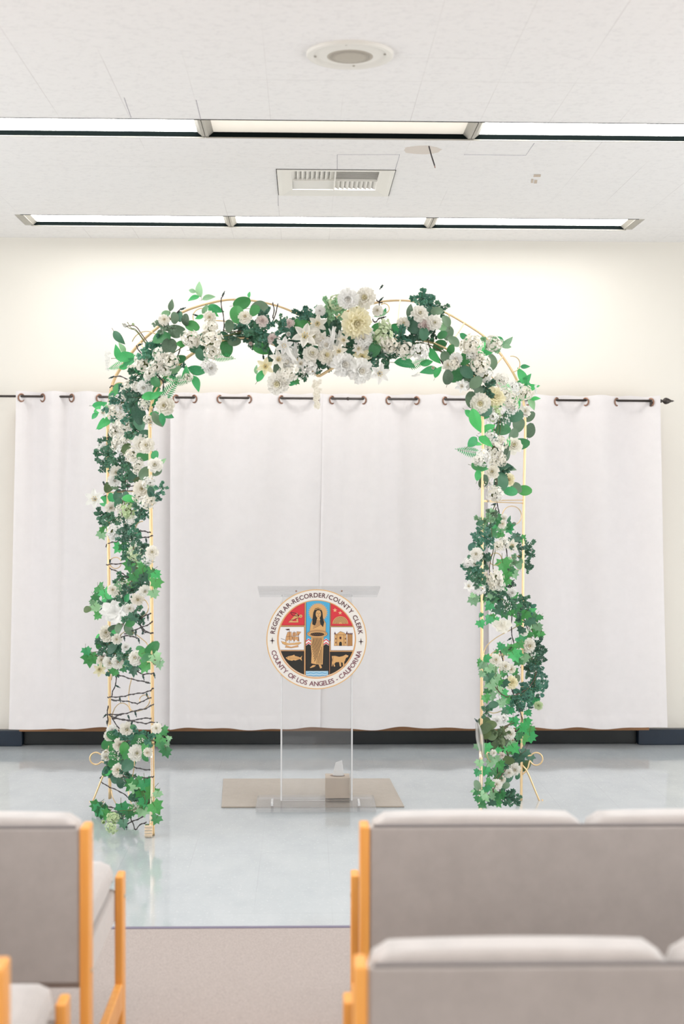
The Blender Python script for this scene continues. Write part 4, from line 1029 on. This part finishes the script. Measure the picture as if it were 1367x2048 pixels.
garland('white and bright green garland curving over the left shoulder of the arch', '''2:
P915,125,60,160l P975,110,110,100l P925,185,80,200b P1045,180,90,20l P1100,265,110,-20b P1080,290,90,-40 P970,330,60,200b P1015,265,70,60l
P750,235,80,80g O710,300,60,10l A695,350,80 O775,335,80,90g O820,325,70,90d O865,350,80,90g O790,435,130,10g O915,400,100,-20 O675,495,130,0 O735,560,140,80g O605,635,90,-45 O820,655,80,20 O580,715,90,90 O825,540,60,0 P920,490,70,0 P990,480,80,60d
P345,490,110,-50d B390,395,60w B455,385,35g P330,600,100,100 P400,640,140,10 P430,680,100,30 F340,700,140,190 W255,600,130w P365,570,80,120l P390,710,80,20
R1050,330,90 H1060,420,120 H1060,510,160 H900,500,130 A940,520,70 H1070,610,100 F1010,660,90 F1160,650,140,-5 A1060,730,100w H1020,700,80w O1180,570,120,-80 P950,570,110,20d O980,620,90,-60d O1160,480,90,0d S1000,560,120d S700,400,120g S640,540,120
H660,640,110 H750,670,120 A720,640,60 H540,700,110 A570,785,75 H500,650,80 H640,710,110 P500,750,100,160 H450,740,80 S600,660,150 S520,760,140d S760,720,130 H590,760,90
F740,800,130,160 P780,740,110,40l F840,830,150,10 P960,740,140,-20b P870,770,110,90 P945,850,110,-70b O630,830,90,-50 P560,830,90,150d S640,820,120d H690,740,90 H880,800,70
O345,890,100,10 H420,880,120 H410,930,110 R540,880,110w P640,890,100,80 P590,950,120,10b P620,990,90,60 F740,920,180,50 P460,985,70,-60d P300,920,80,30 S480,900,140d S520,960,150d S380,960,140 H480,870,90 P285,945,70,60t P640,940,90,30b
A700,1020,140 H730,1040,90 P680,1060,60,0 P720,1090,100,-30b P625,1080,70,10 P680,1130,90,-80b P645,1130,120,-60g H540,1010,90
P195,1010,100,10b P190,1055,100,190b P155,1100,70,220b P255,1030,90,60b P225,1160,120,220b Y215,1080,90w S310,1060,120
H300,1010,100 H370,1010,120w H290,1100,90 G380,1130,130 H330,1060,100 H390,1160,120 G440,1190,90 H320,1210,110 O490,1090,140,-70d O510,1150,120,-80d O540,1255,100,30d P470,1260,90,180d H340,1300,110 R520,1320,130 S270,1290,110d H400,1280,90 G590,1150,90 P310,1150,60,-60 S430,1100,130t S480,1210,130d S350,1170,100 G300,1180,80 H570,1130,70 O470,1040,90,60''',
    [('2', [(500, 1360), (440, 1150), (380, 980), (440, 850), (560, 700), (720, 620), (860, 520), (1000, 480), (1150, 470), (1300, 450)]), ('2', [(390, 395), (450, 400), (500, 440), (560, 540)])])

garland('fullest garland at the top centre with big white peonies and lilies', '''3:
O130,140,120,20 O90,230,130,90 O270,180,130,10g O230,200,90,60 P190,75,50,90 R155,250,100 A290,280,90p S190,350,150d S110,370,110d S250,330,110d O30,320,90g O70,440,90,0g S330,420,120d A370,420,85p O285,500,120,-20 R500,300,80p S440,290,80d S590,230,100 S640,250,90t S720,240,100t O590,310,120 O560,380,140d S460,350,100 S190,420,110d S150,330,110 S240,390,130d B200,460,60p S300,360,120
B495,385,75w Y720,300,130 S820,180,120l S900,180,130l H860,140,110g S920,240,110l N960,110,150w N1090,100,150 A740,200,80w A1190,200,80 P1215,230,90,20l S800,230,120l G1010,180,90g P1240,210,60,60
N1030,300,220Y H1100,400,120w N1080,420,120w Y620,410,170 N690,400,120 Y760,430,110 N790,470,120w Q840,390,120,80w Q885,420,120,75w Y930,430,90 
Y460,470,120w Q505,530,150,-60w Q545,520,130,85w Y410,590,130y N480,600,110w R675,540,120 N790,550,120 Y890,520,110 A830,590,90w Y590,620,90w
Y1040,500,90 Y1070,560,120Y A1100,480,80w N930,620,175w N1060,670,180w Y1200,690,140w Y315,640,120Y P245,660,60,90l P280,705,100,60 I560,760,60,-40 N410,770,160y H490,690,140 H660,640,120w W715,750,190 G610,690,100w
O700,520,110,0d O760,350,130,0d O990,430,120,0d O960,540,110,0d O740,600,80 O860,330,110d S590,560,130d P640,480,90,30d P350,560,100,90d O400,650,80g S580,700,90d P520,770,60,0 O1180,350,100,60 O1150,430,100 O1170,500,110,70 P1340,340,90,150 H1230,400,140g H1250,320,100g H1290,470,110 H1250,440,100 S1270,560,120d S1190,560,100d O1280,350,70,90g S320,230,80 S650,350,140d S880,370,150d S1000,380,120 S700,590,140d S940,480,120d S540,440,140d S1120,590,120 S420,520,130d S500,340,120d P1130,620,100,-70l S770,620,100d P790,300,110,20d''',
    [('3', [(0, 360), (150, 380), (330, 400), (500, 440), (680, 450), (860, 430), (1020, 400), (1180, 430), (1340, 440)])])

garland('garland curving over the right shoulder of the arch down to its leg', '''4:
S320,110,120t S380,150,130 S460,180,90d S300,150,80 R300,215,120 O375,215,80,90d O430,200,80g A410,285,110 A340,310,100p O260,320,120d O330,370,90,90d A175,290,90 O130,330,100,-30 P220,190,90,70g S250,260,80 O500,275,80g O465,315,70l O505,360,120,90g O470,380,70 S250,400,130d S150,400,130 S330,400,110d S400,350,80d H20,400,140g S300,330,130d
H60,480,110w S40,540,80d H190,490,120 H300,500,120w O230,490,110,60 S120,470,90 S200,440,100d O450,460,95,30 O555,430,90g O535,490,70 O495,550,90g P415,540,120,-50b P200,565,80,-20b P190,605,150,0b F290,600,130,20 P350,590,90,10b P370,655,120,190b P440,660,90,60b O510,700,100,90g O575,680,120,45 R520,610,95 A575,560,90w H560,600,90 B400,630,50 Q270,685,60,10w
P645,395,80,-30b H700,450,140 H650,470,90 P760,480,110,50b P800,510,90,0b H860,450,130 P960,430,100,30l P915,420,60,-50b P960,470,70,10l O640,560,110,30 H690,530,90w O705,620,90,90g O655,660,100,-45d H760,610,120 H790,680,110w O840,590,110,90g O630,700,120,-30g S600,620,130d S700,690,120d H740,540,90 S820,470,110l
A650,765,65w Y620,770,90w O725,740,100,45g O740,800,100,80g O690,870,110,90g N760,900,140 N870,850,150Y P830,750,90,-10d F940,770,120,-40 H920,720,120 S800,780,120d S840,900,120d
P1070,690,120,110b P1080,760,130,20b P1150,770,100,10b P1110,720,100,60b P970,880,100,30b P1090,860,100,0b P1040,900,90,-80b P1150,900,90,-70l P1100,620,60,0b H1090,820,110 H980,880,120 H1000,930,100w P1180,865,60,0b H1020,780,110w H950,830,100 W1180,760,60w
O790,950,120,0d H860,970,120g G930,1000,110w O1010,990,130d A1100,960,80 O1135,1000,80,45g P730,1030,160,-70b P680,980,90,-40b P820,1090,110,30b P790,1000,70,0 H840,1000,100w O1050,1060,110,80g O1135,1105,100,80g O930,1100,120,30 O1010,1130,90,45g P880,1120,80,0b O950,1060,80d S900,1050,110d
P700,1190,120,50b P800,1190,110,-40b F670,1260,170,185 P740,1210,60,0b H840,1150,100w H900,1200,140 R1010,1220,120 O1070,1200,110,0 P960,1200,90,60 H860,1260,140 H780,1310,120w H740,1330,90 O940,1260,90,60g P950,1300,100,40g H860,1320,120 O750,1370,100,0 P780,1400,70,0b P930,1370,110,0d P740,1440,90,80b A850,1420,100 O910,1500,140,70d O780,1490,90,70g G830,1510,110 A970,1480,95Y O990,1570,90,0b O1030,1540,90g O1095,1560,95 P970,1390,110,-20g H870,1590,120 S830,1220,110 S930,1420,100d H920,1330,80''',
    [('4', [(0, 440), (180, 430), (350, 400), (520, 560), (700, 600), (820, 740), (880, 880), (900, 1050), (860, 1250), (870, 1450), (900, 1620)])])

garland('garland of roses and ivy along the upper part of the left leg', '''5:
P260,15,90,20b H400,60,120 G480,90,110w O570,110,110 O670,110,130,-10d A630,160,90 R700,200,140 S340,200,130d H270,220,100w S320,290,160d S280,360,130d H410,200,120 H450,240,100w O500,230,100,60o O210,250,45d H560,290,150 H620,380,120 O680,290,140,20 O780,300,90b R780,390,130 P850,350,80,20l O700,470,150,30g O800,450,100,60g S440,340,130d S500,420,130d S540,480,130d A400,460,120 H610,440,90 A385,540,120w S470,540,110d O630,540,100,0o O560,510,100d S400,390,120d
O330,600,110,60o O385,600,70g A650,620,150 H720,560,110w P750,610,120,-20l O735,650,90d S840,610,90t S800,680,90t H620,690,120 H730,740,140 H680,760,110w Y200,730,170w O195,705,60,70g O290,740,120,10b O360,710,90b O420,690,110,80d O420,760,90d A350,805,105 P540,730,140,-15 O500,700,100d O620,760,80 S650,830,130d S620,890,90 S690,880,70 O210,865,50d O230,830,40d H440,815,80 H520,840,150g G440,900,80 H540,920,100w S340,890,150d S270,880,120d S380,930,110d O520,880,70 O230,910,45d S590,740,120
S500,1000,140d S570,1000,110t I280,1030,90 I265,1085,100l H380,1050,160w S480,1060,110d S540,1070,130d O620,1075,55t S600,1120,100d S470,1130,100 I410,1210,110b I490,1200,110 G560,1170,110 H580,1250,130g S670,1180,110d S650,1240,120d A750,1240,120 H730,1310,100w I480,1290,110d S540,1300,100d
I540,1400,150 I650,1420,130 I700,1350,110d I740,1450,120 I800,1470,100b I600,1500,130 I780,1560,140 I640,1390,110l I690,1500,130d S460,1500,120d G480,1530,110 I450,1590,120l I540,1570,120 I770,1660,110l R370,1610,105 G430,1640,100 A680,1620,110 A610,1700,120 P510,1680,90,70 S400,1700,120d S480,1700,100d A530,1790,90 I250,1610,120 I210,1690,90 I300,1660,120b I330,1720,120b I160,1740,60l I210,1790,120l I210,1870,85 O120,1800,80,180o S300,1760,100d I580,1440,110d S560,1620,140d S640,1560,120d
K400,1830,230w S560,1850,150d I580,1890,120d S640,1880,90d O540,1930,90 O430,1980,100g O530,2000,100g P400,2010,80,10 A300,2020,120''',
    [('5', [(520, 0), (480, 200), (520, 420), (500, 620), (450, 820), (480, 1020), (560, 1220), (620, 1420), (520, 1620), (420, 1750), (500, 1880), (400, 2010)])])

garland('narrow band of roses and ivy crossing the left leg at mid height', '''6:
O350,30,90g O480,20,90g A285,90,120 P215,115,80,90 O350,90,55d O215,180,75,90 S270,180,130d O340,215,100,45d O390,210,90,60d A380,130,90 O600,230,90 O700,205,130,30 O640,260,110 P480,220,60,20 A460,200,70w
I110,250,90b I130,330,140 I170,310,90 A240,320,80 R320,340,120 A390,340,110 G420,310,120w R550,300,130 I490,370,90l I560,370,90l I630,390,130 I530,430,110d I740,320,120l I770,370,90l S310,290,120d O650,300,90 I350,440,90 O240,370,70 Y220,400,110Y S460,280,110d I600,340,100d S350,400,110 G240,270,80 S540,350,120 S390,260,120 I420,400,90''',
    [('6', [(120, 280), (280, 260), (450, 300), (620, 300), (760, 330)])])

garland('garland of white roses and ivy winding round the foot of the left leg', '''6:
A470,945,120 A340,960,100w B540,990,60 A310,1010,90 O530,930,60 O350,1000,110 S420,1000,110 S500,1040,130 R410,1090,120 O290,1080,110 O350,1120,100 O450,1130,110 A560,1165,140 O560,1060,120 O620,1050,100 S690,1020,120 G610,1080,100 O650,1110,100 I760,1060,110 I810,980,100 I850,1040,55l I840,1090,55l I830,1170,110 I780,1110,80 A740,940,90 B290,1150,90 A290,1200,110 O360,1180,100 O370,1240,130 G370,1190,90 O490,1270,130d O480,1180,100 R395,1320,120 O280,1330,100 P310,1340,100,30 S400,1380,120d S480,1370,110d O370,1400,100d O410,1440,80d O640,1200,80 S560,1000,100 A660,1160,80 S440,1200,120d S330,1280,120
I500,1470,140 I540,1500,120l I580,1440,100 I640,1470,140b I680,1540,140 I620,1540,120 I650,1620,130b O520,1560,80d I740,1550,90l I620,1640,100 I740,1680,140 I180,1660,130 I240,1720,130 I200,1700,120b I280,1740,110 I430,1690,130b I410,1750,110d I510,1700,110 I600,1700,140l H350,1760,120g H330,1850,90g I440,1820,100d B255,1790,70g I730,1780,100 I480,1740,90 G540,1650,80 I560,1560,110d S600,1590,120d S250,1690,110d''',
    [('6', [(830, 1080), (700, 1060), (520, 1060), (360, 1110), (330, 1260), (430, 1420), (600, 1500), (680, 1620), (560, 1700), (400, 1720), (240, 1700)])])

garland('garland of ivy and hydrangea round the middle of the right leg', '''7:
S460,290,130g I470,270,100l S400,370,160l I540,380,120 I560,330,90 A620,330,95 A605,400,100 P685,335,70,60d O690,385,55d O740,400,55g I560,450,130b I600,470,120l I690,470,130b I660,450,110 S450,450,140d S400,550,160t S340,510,110 I510,530,130 S300,580,120t S430,620,130 I580,550,100 I740,570,120d I780,560,100d I850,590,110 S760,600,110d
O345,385,80d O245,665,85t S330,650,120t R305,750,140 H620,620,140 H560,650,110 Y730,660,140 S690,620,80d O720,680,60d S820,700,130d S920,660,130d S900,740,120d S910,840,120d S900,920,80d S400,780,100d S400,850,130d O220,790,60d H210,850,100w H290,860,80 S230,930,150t S320,920,110 S280,970,140d S340,960,100d
I620,900,180 I660,860,120l I650,1000,120 I750,1000,120l I700,960,120 S740,850,150l O800,880,90l I640,1070,130 H450,1030,130 H540,1030,150 H560,1100,140 H480,1130,120 H590,1190,100w H360,1170,120w I350,1110,90b S330,1030,120d S290,1100,80d Y210,1130,120w S340,1080,100d S440,1180,120d O620,1150,90 S700,1130,90d A720,1200,110w
I280,1310,140l I250,1240,70l I470,1240,120l O370,1250,80d I440,1370,120b I500,1300,120 I380,1300,100 S560,1280,160d S620,1310,150d S690,1290,120d S670,1370,130d G650,1360,120w I640,1460,140 I560,1420,130d I760,1250,100 S860,1290,110d S850,1340,120d O910,1330,45t O970,1355,65t''',
    [('7', [(560, 200), (480, 350), (450, 520), (520, 700), (460, 850), (500, 1020), (480, 1180), (600, 1320), (760, 1330)])])

garland('garland of ivy leaves bulging outward on the lower right leg', '''7:
I760,1400,140 I720,1450,90 S800,1420,150d S900,1400,110 I860,1470,150 I950,1440,120b I980,1510,130 I1030,1500,90 I900,1550,170d I810,1500,130 I800,1570,100 I350,1470,70b I360,1580,110b I440,1530,120b I490,1500,90 I540,1540,90b K600,1590,170 I960,1600,130l I1030,1620,120l I820,1650,110d A865,1660,90 I1000,1680,130 I900,1700,110 I1050,1710,100 I790,1760,70b I850,1740,110b A920,1820,160 S1020,1800,130d S1010,1870,130d I820,1820,120 G930,1930,120w S1060,1920,120d S970,1990,130d A530,1990,140 I580,1840,100b I700,1880,150 I640,1900,110 I760,1960,160b I400,2000,140b I340,2030,90 I860,1990,140l
8: A660,200,130 A730,230,110 I370,200,130l I470,240,130l I430,280,140 I520,260,130l I370,300,90l I780,70,150b I800,150,120 I560,40,80 I470,360,150d I550,360,130l I640,300,120 I500,440,150l I470,520,120 I580,500,120l I640,540,120b A740,390,150Y I640,420,140d O790,350,110o I780,280,110 I940,100,150l S1100,80,90d S990,170,140d S940,230,120d S1040,220,120t S1000,310,120t S1080,290,120t S1100,380,100t S990,410,130t O915,325,50d O1150,430,70t S1060,450,120t S930,480,130t S1000,500,150t O1105,545,60t O1050,550,50d S860,500,140t S830,570,170t S900,590,150 S730,580,150t I690,620,120 I430,600,120 I500,580,130l S960,590,140 I1010,620,120b A1060,670,100g I620,660,140l I700,740,130b I640,750,100d I850,720,110d S770,620,130d O520,660,110d O460,690,90d I580,400,120''',
    [('7', [(700, 1350), (850, 1450), (930, 1600), (930, 1750), (960, 1900), (900, 2040)]), ('8', [(600, 60), (500, 200), (520, 400), (600, 560), (800, 560), (980, 460), (1040, 250), (1000, 60)])])

garland('dark olive garland with ivy round the foot of the right leg', '''8:
H640,830,120w A560,850,110w I945,770,100b S430,740,110d O410,870,170,-20o O480,910,140,10o O420,950,150,30o O500,1020,160,-10o O440,1010,120,60o O520,1130,160,20o O600,1100,130,-30o O640,1080,130,10o A720,1010,140 B750,1080,85 O660,960,100,80o I770,880,140b I920,890,140b I880,960,140b I950,970,120 I830,980,120 I960,1070,160b I820,1060,130 I880,1090,140 I720,1150,160l I780,1200,150b S460,960,140o S560,1060,150o S620,1000,130o
I420,1200,150b I350,1180,120l I620,1230,140b I560,1210,120b I800,1310,170d I720,1230,120 A520,1240,80 A620,1270,75p I880,1260,140d I950,1310,130d O880,1390,160,20o O690,1390,140d O700,1320,130o I480,1300,120l I560,1330,120l I350,1380,110l I470,1390,120l I410,1470,130b I320,1490,100b I610,1400,120 I470,1490,120 I560,1480,130 A770,1440,150 A700,1480,110 O690,1530,150,10d O640,1500,130d O810,1520,70,70d I560,1550,110 S600,1420,140d S720,1360,140d
O320,1630,110,100g I450,1620,140 I440,1690,120b A620,1560,90 A560,1620,120 O670,1635,90,30g I300,1720,100 I380,1760,120l I520,1700,120l I420,1790,140l I500,1790,120l I570,1800,120 O540,1740,110 S660,1790,160d S740,1790,150d S700,1740,130d S800,1810,100d I620,1760,120 P270,1700,60,20l I330,1810,100 I480,1850,120d I580,1860,110 I400,1880,110''',
    [('8', [(760, 850), (600, 960), (520, 1080), (640, 1200), (760, 1320), (680, 1420), (560, 1520), (480, 1640), (560, 1760), (760, 1800)])])

# tulle ribbon on the right leg
a = [zp('8', u, v) for u, v in ((322, 880), (360, 930), (400, 1030), (440, 1140), (430, 1300), (350, 1180), (305, 1060), (310, 960))]
def fn(u, v):
    x = 322 + (395 - 322) * v + (u - .5) * 95 * math.sin(math.pi * (v * .8 + .1)); y = 870 + 420 * v
    q = atY(*zp('8', x, y), YFR - .10 + .012 * math.sin(u * 14 + v * 3)); return q
mb = MB(); mb.grid(fn, 24, 14)
t = NT('grey_tulle'); t.b.inputs['Base Color'].default_value = (.62, .61, .58, 1); t.b.inputs['Alpha'].default_value = .65; t.b.inputs['Roughness'].default_value = .8
tag(mb.obj('tulle_ribbon', t.m), 'limp grey translucent tulle ribbon on the lower right leg', 'ribbon')

# ------------------------------------------------------------------ string lights
def lights(label, runs, bulbs, off=-.02):
    x_, y_ = zp(runs[0][0], *runs[0][1][0]); root = thing('string_lights', label, 'string lights', atY(x_, y_, panelY(x_, y_)), 'dark string lights wound on the arch')
    for z, pts in runs:
        P = []
        for u, v in pts:
            px, py = zp(z, u, v); P.append(atY(px, py, panelY(px, py) + off + random.uniform(-.006, .006)))
        P = chaikin(P, 2); mb = MB(); mb.tube(P, .0024, 6)
        Q = [p + Vector((.002 * math.sin(i * 1.3), -.002, .004 * math.cos(i * 1.3))) for i, p in enumerate(P)]; mb.tube(Q, .0018, 5)
        mb.obj('wire', M['wire'], root)
    for z, u, v, u2, v2 in bulbs:
        px, py = zp(z, u, v); Y = panelY(px, py) + off; a = atY(px, py, Y); b = atY(*zp(z, u2, v2), Y); d = (b - a).normalized(); b = a + d * max((b - a).length, .028)
        mb = MB(); mb.tube([a, a + (b - a) * .55, a + (b - a) * .6], [.0042, .0048, .003], 8); mb.obj('bulb_socket', M['bulb'], root)
        mb = MB(); mb.tube([a + (b - a) * .6, a + (b - a) * .85, b], [.0028, .0026, .0008], 6, 0); mb.obj('bulb', M['bulbglass'], root)
M['bulbglass'] = plain('bulb_glass', (.12, .16, .16), .1)
lights('dark green string lights criss-crossing the left leg of the arch', [
    ('5', [(235, 185), (300, 130), (350, 110)]), ('5', [(270, 560), (300, 610), (420, 610), (500, 605), (590, 590)]), ('5', [(400, 640), (500, 645), (600, 635)]), ('5', [(250, 700), (310, 690), (330, 705)]),
    ('5', [(635, 1030), (690, 1040), (735, 1050)]), ('5', [(640, 1095), (690, 1100), (755, 1080)]), ('5', [(300, 1190), (315, 1155), (360, 1145), (420, 1140)]), ('5', [(305, 1365), (360, 1355), (450, 1355), (550, 1345), (600, 1335)]), ('5', [(340, 1400), (400, 1425), (460, 1445), (520, 1490)]),
    ('5', [(480, 2040), (560, 2005), (650, 1975), (740, 1935), (755, 1915)]), ('5', [(610, 1910), (640, 1960), (700, 2025), (755, 2030)]), ('5', [(640, 1890), (700, 1850), (740, 1840)]),
    ('6', [(300, 140), (380, 120), (470, 95), (520, 105), (570, 120)]), ('6', [(590, 0), (620, 60), (660, 70), (710, 75)]), ('6', [(560, 410), (600, 450), (660, 445), (715, 440)]), ('6', [(390, 455), (450, 470), (520, 495), (600, 510), (670, 525)]), ('6', [(390, 400), (375, 470), (370, 550), (340, 600), (335, 650)]),
    ('6', [(295, 660), (330, 655), (420, 655), (480, 640), (540, 625), (620, 620), (680, 600), (712, 575)]), ('6', [(330, 680), (410, 690), (480, 695), (540, 710), (570, 718), (620, 690), (690, 660)]),
    ('6', [(280, 815), (330, 815), (430, 812), (500, 795), (560, 775), (640, 765), (715, 720)]), ('6', [(340, 850), (400, 855), (480, 870), (560, 865), (610, 848), (690, 850)]), ('6', [(310, 820), (380, 850), (440, 860), (510, 875), (580, 885), (640, 900), (710, 880), (760, 905)]), ('6', [(330, 830), (360, 890), (400, 940)]), ('6', [(300, 740), (290, 800), (300, 860), (290, 900)]),
    ('6', [(340, 850), (400, 820), (440, 810)]), ('6', [(540, 1295), (600, 1310), (690, 1320)]), ('6', [(560, 1395), (640, 1392), (690, 1385), (715, 1380)]), ('6', [(225, 1395), (250, 1375), (300, 1372)]), ('6', [(235, 1425), (290, 1465), (350, 1490), (440, 1530), (500, 1590), (580, 1625)]),
    ('6', [(270, 1655), (340, 1660), (400, 1675)]), ('6', [(460, 1815), (540, 1780), (620, 1745)]), ('6', [(500, 1750), (530, 1810), (548, 1880), (580, 1820), (650, 1795)])],
    [('6', 545, 60, 550, 85), ('6', 575, 120, 582, 150), ('6', 445, 100, 448, 125), ('6', 610, 85, 622, 55), ('6', 615, 455, 628, 500), ('6', 715, 435, 722, 462), ('6', 640, 520, 672, 528), ('6', 370, 550, 400, 566), ('6', 648, 620, 660, 655), ('6', 405, 660, 412, 695), ('6', 335, 680, 365, 690),
     ('6', 545, 790, 558, 835), ('6', 480, 820, 492, 850), ('6', 740, 885, 765, 912), ('6', 285, 812, 268, 830), ('6', 290, 870, 292, 900), ('6', 465, 1815, 468, 1850), ('6', 520, 875, 512, 905), ('5', 690, 1105, 696, 1138), ('5', 245, 180, 232, 195), ('5', 275, 550, 290, 590), ('5', 590, 1995, 595, 2030), ('5', 655, 1990, 668, 2030), ('5', 708, 1855, 710, 1885), ('5', 340, 1310, 340, 1335)])
lights('dark string light cable hanging down through the right leg of the arch', [
    ('4', [(360, 410), (375, 480), (420, 520), (450, 560), (500, 640)]), ('4', [(870, 1500), (880, 1600), (890, 1633)]),
    ('7', [(530, 0), (538, 70), (545, 160), (560, 220), (572, 280), (600, 420), (640, 600), (655, 700), (668, 800), (680, 950), (690, 1080), (690, 1240), (715, 1320), (720, 1460), (712, 1600), (718, 1700), (745, 1800), (755, 1850)]), ('7', [(750, 1825), (710, 1850), (660, 1880)]),
    ('8', [(600, 20), (625, 90), (640, 170), (670, 260), (700, 350), (725, 430), (750, 510), (790, 600), (825, 680), (850, 780), (870, 860), (820, 960), (700, 1080), (640, 1200), (580, 1330), (560, 1450), (590, 1560), (600, 1640), (590, 1720), (600, 1830)])],
    [('7', 535, 160, 492, 172), ('7', 700, 1080, 735, 1060), ('7', 690, 1105, 735, 1105), ('7', 705, 1580, 655, 1580), ('7', 715, 1730, 672, 1758), ('8', 645, 155, 695, 150), ('8', 830, 780, 790, 795), ('8', 335, 875, 305, 840), ('4', 20, 0, 5, 20), ('8', 1000, 690, 960, 700)])
lights('dark string lights tied over the top and left shoulder of the arch', [
    ('2', [(1155, 155), (1135, 200), (1150, 280), (1165, 360), (1160, 440)]), ('2', [(825, 265), (740, 345), (720, 370), (740, 410)]), ('2', [(480, 555), (500, 600), (560, 640), (620, 655)]), ('2', [(835, 510), (820, 580), (795, 650)]), ('2', [(300, 795), (360, 790), (445, 832)]), ('2', [(270, 880), (290, 865), (310, 870)]), ('2', [(640, 780), (690, 830), (690, 885)]),
    ('3', [(410, 150), (400, 200), (380, 270), (350, 310), (330, 350)]), ('3', [(370, 140), (385, 190), (370, 260)]), ('3', [(1225, 105), (1200, 130), (1205, 180)]), ('3', [(1180, 120), (1205, 135), (1225, 140)]), ('3', [(1150, 270), (1170, 300), (1200, 260), (1240, 255)])],
    [('2', 1150, 165, 1158, 148), ('2', 825, 270, 845, 262), ('2', 490, 550, 512, 542), ('2', 690, 870, 690, 888), ('2', 300, 795, 285, 800), ('2', 960, 320, 945, 315), ('3', 1205, 125, 1228, 102), ('3', 1215, 260, 1240, 252), ('3', 1190, 590, 1165, 592), ('3', 300, 580, 298, 560)])
